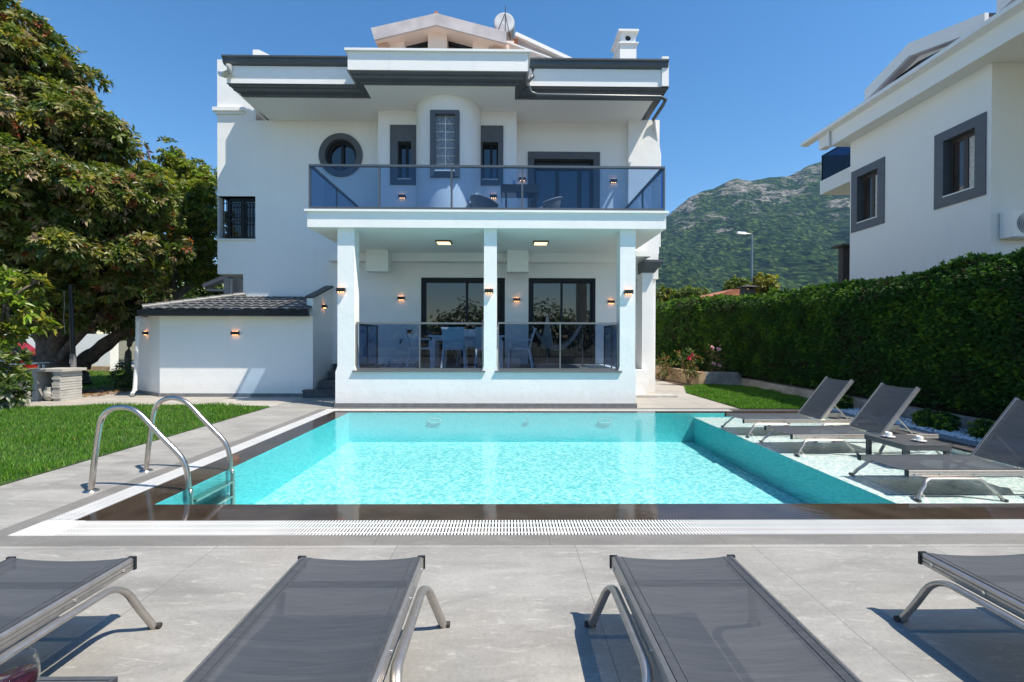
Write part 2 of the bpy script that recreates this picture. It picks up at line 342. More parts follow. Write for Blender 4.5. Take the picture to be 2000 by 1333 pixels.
# ------------------------------------------------------------------ mesh helpers
OFF = {}
class MB:
    def __init__(s): s.v = []; s.f = []; s.m = []; s.sm = []; s.cm = 0
    def mat(s, i): s.cm = i; return s
    def add(s, vs, fs, smooth=False):
        o = len(s.v); s.v += [tuple(v) for v in vs]
        for f in fs: s.f.append(tuple(i+o for i in f)); s.m.append(s.cm); s.sm.append(smooth)
        return s
    def box(s, x0, x1, y0, y1, z0, z1):
        if x0 > x1: x0, x1 = x1, x0
        if y0 > y1: y0, y1 = y1, y0
        if z0 > z1: z0, z1 = z1, z0
        return s.add([(x0,y0,z0),(x1,y0,z0),(x1,y1,z0),(x0,y1,z0),(x0,y0,z1),(x1,y0,z1),(x1,y1,z1),(x0,y1,z1)],
                     [(0,3,2,1),(4,5,6,7),(0,1,5,4),(1,2,6,5),(2,3,7,6),(3,0,4,7)])
    def hexa(s, b, t):
        """box from four bottom and four top corners, both counter-clockwise seen from above"""
        return s.add(list(b)+list(t), [(0,3,2,1),(4,5,6,7),(0,1,5,4),(1,2,6,5),(2,3,7,6),(3,0,4,7)])
    def bar(s, p0, p1, w, h, up=(0,0,1)):
        p0 = Vector(p0); p1 = Vector(p1); d = (p1-p0).normalized(); u = Vector(up)
        if abs(d.dot(u)) > 0.98: u = Vector((0,1,0)) if abs(d.y) < 0.9 else Vector((1,0,0))
        sd = d.cross(u).normalized(); u = sd.cross(d).normalized()
        c = [(-1,-1),(1,-1),(1,1),(-1,1)]
        vs = [p0+sd*a*w/2+u*b*h/2 for a,b in c]+[p1+sd*a*w/2+u*b*h/2 for a,b in c]
        return s.add(vs, [(0,1,2,3),(7,6,5,4),(0,4,5,1),(1,5,6,2),(2,6,7,3),(3,7,4,0)])
    def tube(s, pts, r, n=8, flat=1.0, up=(0,0,1), caps=True):
        pts = [Vector(p) for p in pts]; k = len(pts); rs = r if isinstance(r, (list, tuple)) else [r]*k
        rings = []; up = Vector(up)
        for i, p in enumerate(pts):
            d = (pts[min(i+1,k-1)]-pts[max(i-1,0)]).normalized(); u = up
            if abs(d.dot(u)) > 0.97: u = Vector((1,0,0)) if abs(d.x) < 0.9 else Vector((0,1,0))
            a = d.cross(u).normalized(); b = a.cross(d).normalized()
            rings.append([p+a*math.cos(2*math.pi*j/n)*rs[i]*flat+b*math.sin(2*math.pi*j/n)*rs[i] for j in range(n)])
        vs = [v for rg in rings for v in rg]; fs = []
        for i in range(k-1):
            for j in range(n): fs.append((i*n+j, i*n+(j+1)%n, (i+1)*n+(j+1)%n, (i+1)*n+j))
        s.add(vs, fs, True)
        if caps: s.add(rings[0], [tuple(range(n))[::-1]]); s.add(rings[-1], [tuple(range(n))])
        return s
    def lathe(s, c, prof, n=20, smooth=True):
        vs = [(c[0]+r*math.cos(2*math.pi*j/n), c[1]+r*math.sin(2*math.pi*j/n), c[2]+z) for r, z in prof for j in range(n)]
        fs = [(i*n+j, i*n+(j+1)%n, (i+1)*n+(j+1)%n, (i+1)*n+j) for i in range(len(prof)-1) for j in range(n)]
        return s.add(vs, fs, smooth)
    def poly(s, pts, d):
        """a flat polygon pushed along d"""
        pts = [Vector(p) for p in pts]; d = Vector(d); n = len(pts)
        fs = [tuple(range(n))[::-1], tuple(range(n, 2*n))]+[(i, (i+1)%n, n+(i+1)%n, n+i) for i in range(n)]
        return s.add(pts+[p+d for p in pts], fs)
    def sheet(s, x0, x1, y0, y1, z): return s.add([(x0,y0,z),(x1,y0,z),(x1,y1,z),(x0,y1,z)], [(0,1,2,3)])
    def wall(s, x0, x1, z0, z1, Y, th, holes):
        xs = sorted({x0, x1, *[h[0] for h in holes], *[h[1] for h in holes]}); zs = sorted({z0, z1, *[h[2] for h in holes], *[h[3] for h in holes]})
        xs = [x for x in xs if x0 <= x <= x1]; zs = [z for z in zs if z0 <= z <= z1]
        for a, b in zip(xs, xs[1:]):
            for c, d in zip(zs, zs[1:]):
                mx, mz = (a+b)/2, (c+d)/2
                if any(h[0] < mx < h[1] and h[2] < mz < h[3] for h in holes): continue
                s.add([(a,Y,c),(b,Y,c),(b,Y,d),(a,Y,d)], [(0,1,2,3)])
        for h in holes:
            a, b, c, d = h[:4]
            s.add([(a,Y,c),(b,Y,c),(b,Y,d),(a,Y,d),(a,Y+th,c),(b,Y+th,c),(b,Y+th,d),(a,Y+th,d)], [(0,4,5,1),(1,5,6,2),(2,6,7,3),(3,7,4,0)])
        return s
    def build(s, name, mats, parent=None, origin=None):
        off = OFF.get(parent.name, Vector((0,0,0))) if parent else Vector(origin or (0,0,0))
        me = bpy.data.meshes.new(name)
        me.from_pydata([(v[0]-off[0], v[1]-off[1], v[2]-off[2]) for v in s.v], [], s.f)
        if not isinstance(mats, (list, tuple)): mats = [mats]
        for mm in mats: me.materials.append(mm)
        me.polygons.foreach_set('material_index', s.m); me.polygons.foreach_set('use_smooth', s.sm)
        me.validate(); me.update()
        o = bpy.data.objects.new(name, me); COL.objects.link(o)
        if parent: o.parent = parent
        else: o.location = off
        OFF[o.name] = off
        return o
def tag(o, label=None, cat=None, group=None, kind=None):
    for k, v in (('label', label), ('category', cat), ('group', group), ('kind', kind)):
        if v: o[k] = v
    return o
def thing(name, loc, label, cat, group=None):
    o = bpy.data.objects.new(name, None); COL.objects.link(o); o.location = loc; o.empty_display_size = 0.2
    OFF[o.name] = Vector(loc); return tag(o, label, cat, group)
def copy_tree(o, parent=None):
    c = o.copy(); COL.objects.link(c)
    if parent: c.parent = parent
    OFF[c.name] = OFF[o.name]
    for ch in list(KIDS(o)): copy_tree(ch, c)
    return c
def KIDS(o): return [x for x in o.children]
def clone(o, loc, rz, label, group=None):
    c = copy_tree(o); c.location = loc; c.rotation_euler = (0, 0, rz); c['label'] = label
    if group: c['group'] = group
    return c
def npmesh(name, V, F4, mats, midx=None, parent=None, off=(0,0,0), smooth=False):
    """mesh straight from numpy arrays; F4 is (n,k) with k = 3 or 4"""
    k = F4.shape[1]; me = bpy.data.meshes.new(name)
    V = V - np.array(off, dtype=float)
    me.vertices.add(len(V)); me.vertices.foreach_set('co', V.astype(np.float32).ravel())
    me.loops.add(F4.size); me.loops.foreach_set('vertex_index', F4.astype(np.int32).ravel())
    me.polygons.add(len(F4)); me.polygons.foreach_set('loop_start', np.arange(0, F4.size, k, dtype=np.int32))
    for mm in mats: me.materials.append(mm)
    if midx is not None: me.polygons.foreach_set('material_index', midx.astype(np.int32))
    me.update(calc_edges=True); me.validate()
    o = bpy.data.objects.new(name, me); COL.objects.link(o)
    if parent: o.parent = parent
    else: o.location = off
    OFF[o.name] = Vector(off); return o
def unit(a): return a/np.maximum(np.linalg.norm(a, axis=-1, keepdims=True), 1e-9)

def ringmesh(mb, c, Y, r0, r1, y0, y1, n=48):
    for k in range(n):
        a, b_ = 2*math.pi*k/n, 2*math.pi*(k+1)/n
        def p(r, y, t): return (c[0]+r*math.cos(t), y, c[1]+r*math.sin(t))
        mb.add([p(r0,y0,a),p(r0,y0,b_),p(r1,y0,b_),p(r1,y0,a),p(r0,y1,a),p(r0,y1,b_),p(r1,y1,b_),p(r1,y1,a)], [(0,1,2,3),(3,2,6,7),(1,0,4,5),(4,7,6,5)], False)

# ------------------------------------------------------------------ setting: ground, decks, pool
PX0, PX1, PY0, PY1 = -2.95, 5.8, 3.84, 8.53            # water
HX0, HX1, HY0, HY1 = -3.505, 6.25, 3.23, 8.95          # outer edge of the pool structure
def ring(mb, x0, x1, y0, y1, hx0, hx1, hy0, hy1, z):
    mb.sheet(x0, x1, y0, hy0, z); mb.sheet(x0, x1, hy1, y1, z); mb.sheet(x0, hx0, hy0, hy1, z); mb.sheet(hx1, x1, hy0, hy1, z)
    return mb
g = MB(); ring(g, -1600, 2600, -1200, 2400, HX0, HX1, HY0, HY1, -0.012)
tag(g.build('ground', M['groundfar']), kind='structure')
d = MB()
d.sheet(-14, 14.0, -15, 3.07, 0.0); d.sheet(-4.75, HX0-0.165, 3.07, 10.8, 0.0)  # unseen stretch behind the camera extended to bounce light onto the walls
d.sheet(HX0-0.165, HX0, 8.95, 9.15, 0.0)
d.sheet(-4.75, -3.4, 9.15, 10.8, 0.0) if False else None
d.sheet(HX0-0.165, 2.6, 9.15, 10.8, 0.0)
tag(d.build('pool_deck', M['deck']), kind='structure')
b = MB(); b.sheet(HX0-0.165, 7.0, 3.07, 3.23, 0.0); b.sheet(HX0-0.165, HX0, 3.23, 8.95, 0.0); b.sheet(HX0, 4.65, 8.95, 9.15, 0.0); b.sheet(HX1, 7.0, 3.23, 3.6, 0.0)
tag(b.build('deck_border', M['border']), kind='structure')
# coping (thin overflowing film keeps it wet)
c = MB(); c.sheet(HX0+0.209, 6.05, 3.49, PY0, -0.002); c.sheet(HX0+0.209, PX0, PY0, PY1, -0.002); c.sheet(HX0+0.209, 6.05, PY1, 8.75, -0.002)
tag(c.build('pool_coping', M['coping']), kind='structure')
c = MB(); c.box(PX1, 6.05, PY0, PY1, -0.02, 0.012); c.box(6.05, 6.32, 3.49, 8.75, -0.02, 0.02)
c.mat(1).box(6.051, 6.31, 3.5, 8.74, 0.02, 0.026)
tag(c.build('pool_side_border', [M['copingdry'], M['lightstrip']]), kind='structure')
# basin
LX = 3.53; ZF = -0.55; ZL = -0.085
p = MB()
p.sheet(PX0, LX, PY0, PY1, ZF)
p.mat(1)
p.add([(PX0,PY0,-0.002),(PX0,PY1,-0.002),(PX0,PY1,ZF),(PX0,PY0,ZF)], [(0,1,2,3)])
p.add([(PX0,PY1,-0.002),(PX1,PY1,-0.002),(PX1,PY1,ZF),(PX0,PY1,ZF)], [(0,1,2,3)])
p.add([(PX0,PY0,-0.002),(PX1,PY0,-0.002),(PX1,PY0,ZF),(PX0,PY0,ZF)], [(3,2,1,0)])
p.add([(LX,PY0,ZL),(LX,PY1,ZL),(LX,PY1,ZF),(LX,PY0,ZF)], [(3,2,1,0)])
p.mat(2).sheet(LX, PX1, PY0, PY1, ZL)
p.add([(PX1,PY0,0),(PX1,PY1,0),(PX1,PY1,ZL),(PX1,PY0,ZL)], [(3,2,1,0)])
tag(p.build('pool_basin', [M['poolfloor'], M['poolwall'], M['ledge']]), kind='structure')
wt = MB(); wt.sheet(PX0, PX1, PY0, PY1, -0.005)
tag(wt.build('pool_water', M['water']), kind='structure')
# pool lights set in the back wall
M['poollight'] = simple('pool_light_plastic', (0.30, 0.70, 0.73), 0.4)
for k, (px, py) in enumerate(((850, 821), (1030, 817), (1183, 821))):
    x = (px-990)/889*8.52; z = -0.145
    t = thing('pool_light', (x, 8.52, z), ('round white pool light low in the far wall, leftmost under water', 'small faint pool inlet between two underwater lights', 'round white pool light in the far wall, right of centre')[k], 'pool light', 'underwater pool lights')
    rr = 0.13 if k != 1 else 0.06
    m = MB(); ringmesh(m, (x, z), 0, rr*.72, rr, 8.50, 8.52, 28); lm = m.build('light_rim', M['poollight'], t)
    m = MB(); m.tube([(x, 8.505, z), (x, 8.515, z)], rr*0.71, 24); ln = m.build('lens', M['poolwall'], t)
    t.scale = (1, 1, .38)

# overflow gratings, every slat modelled
gr = MB()
def slats(mb, x0, x1, y0, y1, along, pitch=0.024, w=0.0135):
    z1 = 0.002
    if along == 'x':
        n = int((x1-x0)/pitch)
        for i in range(n): mb.box(x0+i*pitch, x0+i*pitch+w, y0, y1, -0.001, z1)
        for f in (0.18, 0.5, 0.82): mb.box(x0, x1, y0+(y1-y0)*f-0.006, y0+(y1-y0)*f+0.006, -0.003, -0.0012)
    else:
        n = int((y1-y0)/pitch)
        for i in range(n): mb.box(x0, x1, y0+i*pitch, y0+i*pitch+w, -0.001, z1)
        for f in (0.18, 0.5, 0.82): mb.box(x0+(x1-x0)*f-0.006, x0+(x1-x0)*f+0.006, y0, y1, -0.003, -0.0012)
slats(gr, HX0+0.30, 7.0, 3.23, 3.49, 'x')
slats(gr, HX0, HX0+0.209, 3.50, 8.75, 'y')
slats(gr, HX0+0.21, 4.4, 8.75, 8.95, 'x')
gr.box(HX0, HX0+0.298, 3.23, 3.49, -0.012, 0.004); gr.box(HX0, HX0+0.205, 8.752, 8.95, -0.012, 0.004)
M['grate'] = simple('white_grate', (0.66, 0.66, 0.65), 0.4, var=0.06, scale=3)
tag(gr.build('overflow_grating', M['grate']), 'white slatted overflow grating running around the edge of the pool', 'grating')
ch = MB(); ch.sheet(HX0, 7.0, 3.23, 3.49, -0.06); ch.sheet(HX0, HX0+0.209, 3.49, 8.95, -0.06); ch.sheet(HX0+0.209, 4.65, 8.75, 8.95, -0.06)
tag(ch.build('overflow_channel', simple('channel', (0.16, 0.15, 0.14), 0.8)), kind='structure')
ed = MB(); ed.box(4.4, 6.4, 8.75, 8.95, -0.05, 0.004)
tag(ed.build('back_coping', M['copingdry']), kind='structure')

# lawns
LAWN_L = [(-4.76, 9.25), (-4.76, 2.0), (-12.5, 2.0), (-12.5, 8.6), (-10.0, 8.98), (-8.4, 9.4), (-6.2, 9.5)]
LAWN_R = [(4.70, 9.05), (6.98, 9.05), (6.98, 13.7), (5.9, 13.5), (5.2, 13.3), (4.6, 11.6)]
GRASSY = [(-22, 12.1), (-9.6, 12.1), (-9.6, 20), (-24, 20)]
for nm, pl in (('lawn', LAWN_L), ('lawn', LAWN_R), ('garden_ground', GRASSY)):
    mb = MB(); mb.add([(x, y, 0.004) for x, y in pl], [tuple(range(len(pl)))]); tag(mb.build(nm, M['lawnbase']), kind='structure')
def inpoly(P, pts):
    x, y = P[:, 0], P[:, 1]; r = np.zeros(len(P), bool); j = len(pts)-1
    for i in range(len(pts)):
        xi, yi = pts[i]; xj, yj = pts[j]
        c = ((yi > y) != (yj > y)) & (x < (xj-xi)*(y-yi)/(yj-yi+1e-12)+xi); r ^= c; j = i
    return r
def grass(name, poly, n, hmin, hmax, label, wid=0.0035, mats=('grass_a', 'grass_b', 'grass_c'), pr=(0.6, 0.34, 0.06), near=None):
    xs = [p[0] for p in poly]; ys = [p[1] for p in poly]
    P = np.stack([rng.uniform(min(xs), max(xs), n*2), rng.uniform(min(ys), max(ys), n*2)], 1); P = P[inpoly(P, poly)][:n]
    n = len(P)
    if near: # visible wedge only
        keep = np.abs(P[:, 0]) < P[:, 1]*1.2+0.5; P = P[keep]; n = len(P)
    cl = 0.75+0.5*np.sin(P[:, 0]*3.1+np.sin(P[:, 1]*2.3)*2)*np.cos(P[:, 1]*4.0)
    h = rng.uniform(hmin, hmax, n)*np.clip(cl, 0.55, 1.25); a = rng.uniform(0, 2*np.pi, n); lean = rng.uniform(0.1, 0.75, n)*h; b = rng.uniform(0, 2*np.pi, n)
    dx, dy = np.cos(a)*wid, np.sin(a)*wid; lx, ly = np.cos(b)*lean, np.sin(b)*lean
    z0 = np.full(n, 0.002)
    V = np.stack([np.stack([P[:,0]-dx, P[:,1]-dy, z0], 1), np.stack([P[:,0]+dx, P[:,1]+dy, z0], 1),
                  np.stack([P[:,0]+dx*.7+lx*.35, P[:,1]+dy*.7+ly*.35, h*.6], 1), np.stack([P[:,0]-dx*.7+lx*.35, P[:,1]-dy*.7+ly*.35, h*.6], 1),
                  np.stack([P[:,0]+lx, P[:,1]+ly, h], 1)], 1).reshape(-1, 3)
    i = np.arange(n)*5
    F = np.concatenate([np.stack([i, i+1, i+2], 1), np.stack([i, i+2, i+3], 1), np.stack([i+3, i+2, i+4], 1)])
    mi = rng.choice(len(mats), n, p=pr); mi = np.tile(mi, 3)
    o = npmesh(name, V, F, [M[k] for k in mats], mi); return tag(o, label, 'grass', kind='stuff')
grass('grass', LAWN_L, 150000, 0.035, 0.085, 'bright green lawn left of the pool beside the ladder', near=True)
grass('grass', LAWN_R, 38000, 0.03, 0.08, 'strip of bright green lawn between path and hedge', wid=0.005)
grass('grass', GRASSY, 60000, 0.03, 0.09, 'sunlit rough grass under the trees behind the garden path', wid=0.007, pr=(0.4, 0.3, 0.3))

pt = MB()
pt.add([(x, y, 0.0) for x, y in [(-22, 8.3), (-12.5, 8.62), (-10.0, 9.0), (-8.4, 9.42), (-6.2, 9.52), (-4.76, 9.27), (-4.755, 12.0), (-9.9, 12.0), (-10.4, 11.0), (-12, 10.3), (-22, 9.6)]], [tuple(range(11))])
pt.add([(x, y, 0.0) for x, y in [(2.6, 9.15), (4.65, 9.15), (4.6, 11.6), (5.2, 13.3), (5.0, 17), (5.0, 30), (2.6, 30)]], [tuple(range(7))])
tag(pt.build('garden_path', M['path']), kind='structure')
sb = MB(); sb.add([(x, y, 0.001) for x, y in [(-12, 10.3), (-10.4, 11.0), (-9.9, 12.1), (-14, 12.1), (-22, 12.1), (-22, 9.6)]], [tuple(range(6))])
sb.add([(x, y, 0.001) for x, y in [(5.2, 13.3), (5.9, 13.5), (5.25, 17), (5.0, 17)]], [(0,1,2,3)])
sb.add([(x, y, 0.001) for x, y in [(6.32, 3.6), (7.0, 3.6), (7.0, 9.05), (6.32, 9.05)]], [(0,1,2,3)])
tag(sb.build('soil_bed', M['soil']), kind='structure')
# dry leaves on the soil
n = 1500; P = np.stack([rng.uniform(-12.5, -9.6, n), rng.uniform(10.7, 13.0, n), np.full(n, 0.02)], 1)
a = rng.uniform(0, 2*np.pi, n); u = np.stack([np.cos(a), np.sin(a), rng.uniform(-.3, .3, n)], 1)*0.06; v = np.stack([-np.sin(a), np.cos(a), rng.uniform(-.3, .3, n)], 1)*0.022
V = np.stack([P-u, P+v, P+u, P-v], 1).reshape(-1, 3); V[:, 2] = np.maximum(V[:, 2], 0.004)
tag(npmesh('fallen_leaves', V, np.arange(n*4).reshape(-1, 4), [M['leaf_tan'], M['leaf_red']], rng.integers(0, 2, n)), 'dry brown leaves scattered on the soil under the big tree', 'leaves', kind='stuff')
# white pebbles
def pebbles():
    base = []; t = (1+5**.5)/2
    ico = np.array([(-1,t,0),(1,t,0),(-1,-t,0),(1,-t,0),(0,-1,t),(0,1,t),(0,-1,-t),(0,1,-t),(t,0,-1),(t,0,1),(-t,0,-1),(-t,0,1)], float); ico /= np.linalg.norm(ico[0])
    fc = np.array([(0,11,5),(0,5,1),(0,1,7),(0,7,10),(0,10,11),(1,5,9),(5,11,4),(11,10,2),(10,7,6),(7,1,8),(3,9,4),(3,4,2),(3,2,6),(3,6,8),(3,8,9),(4,9,5),(2,4,11),(6,2,10),(8,6,7),(9,8,1)])
    n = 3600; P = np.stack([rng.uniform(6.33, 6.98, n), rng.uniform(3.7, 9.0, n), rng.uniform(0.008, 0.03, n)], 1)
    sc = rng.uniform(0.012, 0.026, (n, 1, 1))*np.array([1.3, 1, 0.7]); a = rng.uniform(0, 2*np.pi, n)
    X = ico[None]*sc; ca, sa = np.cos(a)[:, None], np.sin(a)[:, None]
    X = np.stack([X[..., 0]*ca-X[..., 1]*sa, X[..., 0]*sa+X[..., 1]*ca, X[..., 2]], 2)+P[:, None]
    F = (fc[None]+(np.arange(n)*12)[:, None, None]).reshape(-1, 3)
    o = npmesh('pebbles', X.reshape(-1, 3), F, [M['pebble']]); tag(o, 'white pebbles between the pool border and the low wall', 'pebbles', kind='stuff')
pebbles()

# ------------------------------------------------------------------ mountain
def vnoise(x, y, seed=0):
    xi = np.floor(x).astype(int); yi = np.floor(y).astype(int); fx = x-xi; fy = y-yi; fx = fx*fx*(3-2*fx); fy = fy*fy*(3-2*fy)
    def h(a, b):
        n = (a*374761393+b*668265263+seed*1442695041) & 0x7fffffff; n = ((n ^ (n >> 13))*1274126177) & 0x7fffffff; return ((n ^ (n >> 16)) & 0xffff)/65535.0
    return (h(xi,yi)*(1-fx)+h(xi+1,yi)*fx)*(1-fy)+(h(xi,yi+1)*(1-fx)+h(xi+1,yi+1)*fx)*fy
def fbm(x, y, o=5, seed=0):
    r = 0; a = .5
    for k in range(o): r = r+a*vnoise(x*2**k, y*2**k, seed+k); a *= .5
    return r
def mountain():
    ridge = [(700, 640), (900, 600), (1080, 540), (1180, 487), (1260, 440), (1304, 417), (1340, 388), (1368, 371), (1394, 365), (1414, 353), (1440, 343), (1466, 348), (1500, 342), (1548, 337), (1572, 322), (1606, 311), (1660, 296), (1720, 270), (1800, 262), (2000, 250), (2200, 300), (2400, 420)]
    YR = 1600.0
    rx = np.array([(p[0]-990)/889*YR for p in ridge]); rz = np.array([1.4+(661-p[1])/889*YR for p in ridge])
    nx, ny = 620, 260
    xs = np.linspace(rx[0], rx[-1], nx)
    t = np.linspace(0, 1.25, ny)
    X, T = np.meshgrid(xs, t)
    H = np.interp(X, rx, rz)
    # depth runs from the foot to the ridge; columns fan out from the viewer's side of the valley
    Yf = 430.0; Y = Yf+(YR-Yf)*T; fan = Y/YR; XX = X*(0.25+0.75*fan)
    prof = np.where(T <= 1, T**1.15*(0.72+0.28*T), 1-(T-1)*1.2)
    gul = fbm(X/130, T*3.0, 5, 3)-0.5
    Z = -3+H*prof + gul*120*np.clip(T*(1.02-T)*3, 0, 1)*np.clip(H/400, 0.2, 1) + (fbm(XX/28, Y/28, 4, 9)-.5)*22*np.clip(T*4, 0, 1)*np.where(T>0.97, 0.35, 1)
    V = np.stack([XX, Y, Z], 2).reshape(-1, 3)
    i = np.arange(ny-1)[:, None]*nx+np.arange(nx-1)[None]; i = i.ravel()
    F = np.stack([i, i+1, i+nx+1, i+nx], 1)
    m, nt, b = newmat('wooded_slope')
    c = coords(nt, world=True)
    cv = coords(nt, (1.0, 0.22, 1.0), world=True)
    n1 = N(nt, 'ShaderNodeTexNoise', Scale=0.07, Detail=8.0, Roughness=0.75); nt.links.new(cv, n1.inputs['Vector'])
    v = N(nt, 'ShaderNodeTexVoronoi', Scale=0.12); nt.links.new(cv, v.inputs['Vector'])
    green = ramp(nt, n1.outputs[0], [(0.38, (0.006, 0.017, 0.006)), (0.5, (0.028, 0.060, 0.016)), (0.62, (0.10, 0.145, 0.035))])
    green = mixc(nt, 1.0, green, ramp(nt, v.outputs['Distance'], [(0.1, (1.35, 1.35, 1.25)), (0.55, (0.55, 0.58, 0.6)), (0.8, (0.25, 0.28, 0.32))]), 'MULTIPLY')  # crown centres lightened and gaps between trees shaded in the colour
    n2 = N(nt, 'ShaderNodeTexNoise', Scale=0.010, Detail=9.0, Roughness=0.72, Distortion=0.8); nt.links.new(c, n2.inputs['Vector'])
    sp = N(nt, 'ShaderNodeSeparateXYZ'); nt.links.new(c, sp.inputs[0])
    hf = N(nt, 'ShaderNodeMapRange'); hf.inputs[1].default_value = 160; hf.inputs[2].default_value = 480; hf.inputs[3].default_value = -0.08; hf.inputs[4].default_value = 0.075
    nt.links.new(sp.outputs[2], hf.inputs[0])
    ad = N(nt, 'ShaderNodeMath', operation='ADD'); nt.links.new(n2.outputs[0], ad.inputs[0]); nt.links.new(hf.outputs[0], ad.inputs[1])
    rockf = ramp(nt, ad.outputs[0], [(0.585, (0, 0, 0)), (0.62, (1, 1, 1))])
    n3 = N(nt, 'ShaderNodeTexNoise', Scale=0.06, Detail=8.0, Roughness=0.8); nt.links.new(c, n3.inputs['Vector'])
    rock = ramp(nt, n3.outputs[0], [(0.35, (0.06, 0.065, 0.05)), (0.5, (0.20, 0.19, 0.17)), (0.68, (0.42, 0.38, 0.33))])
    rm = N(nt, 'ShaderNodeMath', operation='MULTIPLY'); nt.links.new(rockf, rm.inputs[0]); nt.links.new(ramp(nt, n3.outputs[0], [(0.4, (0.25, 0.25, 0.25)), (0.55, (1, 1, 1))]), rm.inputs[1])
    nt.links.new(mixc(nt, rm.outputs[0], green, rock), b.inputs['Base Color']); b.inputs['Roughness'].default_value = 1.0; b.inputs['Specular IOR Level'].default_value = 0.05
    hh = N(nt, 'ShaderNodeMath', operation='MULTIPLY_ADD'); nt.links.new(v.outputs['Distance'], hh.inputs[0]); hh.inputs[1].default_value = -0.8; nt.links.new(n1.outputs[0], hh.inputs[2])
    bump(nt, b, hh.outputs[0], 1.0, 9.0)
    o = npmesh('mountain', V, F, [m], smooth=True); o.data.polygons.foreach_set('use_smooth', np.ones(len(F), bool)); tag(o, kind='structure')
mountain()

# ------------------------------------------------------------------ the villa
WY = 12.0; PFZ = 0.725; BFZ = 3.945; SOF = 7.07
villa = thing('villa', (-1.8, 12.0, 0), 'white two storey villa with dark grey cornices standing behind the pool', 'house')
xl = AX(425, WY); xr = AX(1280, WY)                       # -7.63 .. 3.91
xl2 = AX(475, WY)
rc = at(666, 304, WY); RW = 42/889*WY
wnotch = (xl-0.5, AX(499, WY), AZ(470, WY), AZ(387, WY))
door_up = (AX(1042, WY), AX(1158, WY), BFZ, AZ(311, WY))
dl1 = (AX(822, WY), AX(986, WY), PFZ, AZ(543, WY)); dl2 = (AX(1032, WY), AX(1163, WY), PFZ, AZ(543, WY))
rsq = (rc[0]-RW, rc[0]+RW, rc[1]-RW, rc[1]+RW)
zov = AZ(538, WY)
mb = MB()
mb.wall(xl, xr, zov, SOF, WY, 0.3, [rsq, door_up, (wnotch[0]+0.5, *wnotch[1:])])
mb.wall(xl2, xr, 0, zov, WY, 0.3, [dl1, dl2])
mb.box(xl, xr, WY+0.3, 20, zov, SOF-0.0) if False else None
# body behind the front wall, with its corner cut for the corner window
mb.box(wnotch[1]+0.001, xr, WY+0.301, 20, zov, SOF); mb.box(xl2, xr, WY+0.301, 20, -0.1, zov)
mb.box(xl, wnotch[1], WY+0.001, 20, zov, wnotch[2]); mb.box(xl, wnotch[1], WY+0.001, 20, wnotch[3], SOF); mb.box(xl, wnotch[1], WY+1.2, 20, wnotch[2], wnotch[3])
# plate that closes the square around the round window
n = 48; ri = 30.5/889*WY; cir = [(rc[0]+ri*math.cos(2*math.pi*k/n), rc[1]+ri*math.sin(2*math.pi*k/n)) for k in range(n)]
def sq(a):
    c_, s_ = math.cos(a), math.sin(a); k = RW/max(abs(c_), abs(s_)); return rc[0]+c_*k, rc[1]+s_*k
sqp = [sq(2*math.pi*k/n) for k in range(n)]
mb.add([(x, WY, z) for x, z in sqp]+[(x, WY, z) for x, z in cir]+[(x, WY+0.3, z) for x, z in cir],
       [(k, (k+1)%n, n+(k+1)%n, n+k) for k in range(n)]+[(n+k, n+(k+1)%n, 2*n+(k+1)%n, 2*n+k) for k in range(n)])
# side pilaster at the right
mb.box(AX(1226, 11.8), xr+0.02, 11.8, WY, 3.6, SOF)
mb.build('wall', M['white'], villa)
# central bay and round stair turret
bY = 11.43; bx0 = AX(738, bY); bx1 = AX(1008, bY)
h1 = (AX(777, bY), AX(803, bY), AZ(353, bY), AZ(279, bY)); h2 = (AX(941, bY), AX(972, bY), AZ(353, bY), AZ(279, bY))
mb = MB(); mb.wall(bx0, bx1, BFZ, SOF, bY, 0.3, [h1, h2])
for x in (bx0, bx1): mb.add([(x,bY,BFZ),(x,WY,BFZ),(x,WY,SOF),(x,bY,SOF)], [(0,1,2,3)])
cx = AX(876, bY); cr = 0.80; n = 40
TH = (AX(850, 10.63), AX(888, 10.63), AZ(336, 10.63), AZ(226, 10.63))
def ang(x): return math.acos((x-cx)/cr)
ts0 = sorted([math.pi*k/n for k in range(n+1)]+[ang(TH[0]), ang(TH[1])])
for a, b_ in zip(ts0, ts0[1:]):
    mid = (a+b_)/2; inh = ang(TH[1])-1e-6 < mid < ang(TH[0])+1e-6
    for z0, z1 in ((BFZ, TH[2]), (TH[2], TH[3]), (TH[3], SOF)):
        if inh and z0 == TH[2]: continue
        q = [(cx+cr*math.cos(t), bY-cr*math.sin(t)) for t in (a, b_)]
        mb.add([(q[0][0],q[0][1],z0),(q[1][0],q[1][1],z0),(q[1][0],q[1][1],z1),(q[0][0],q[0][1],z1)], [(0,1,2,3)], True)
mb.build('bay_wall', M['white'], villa)
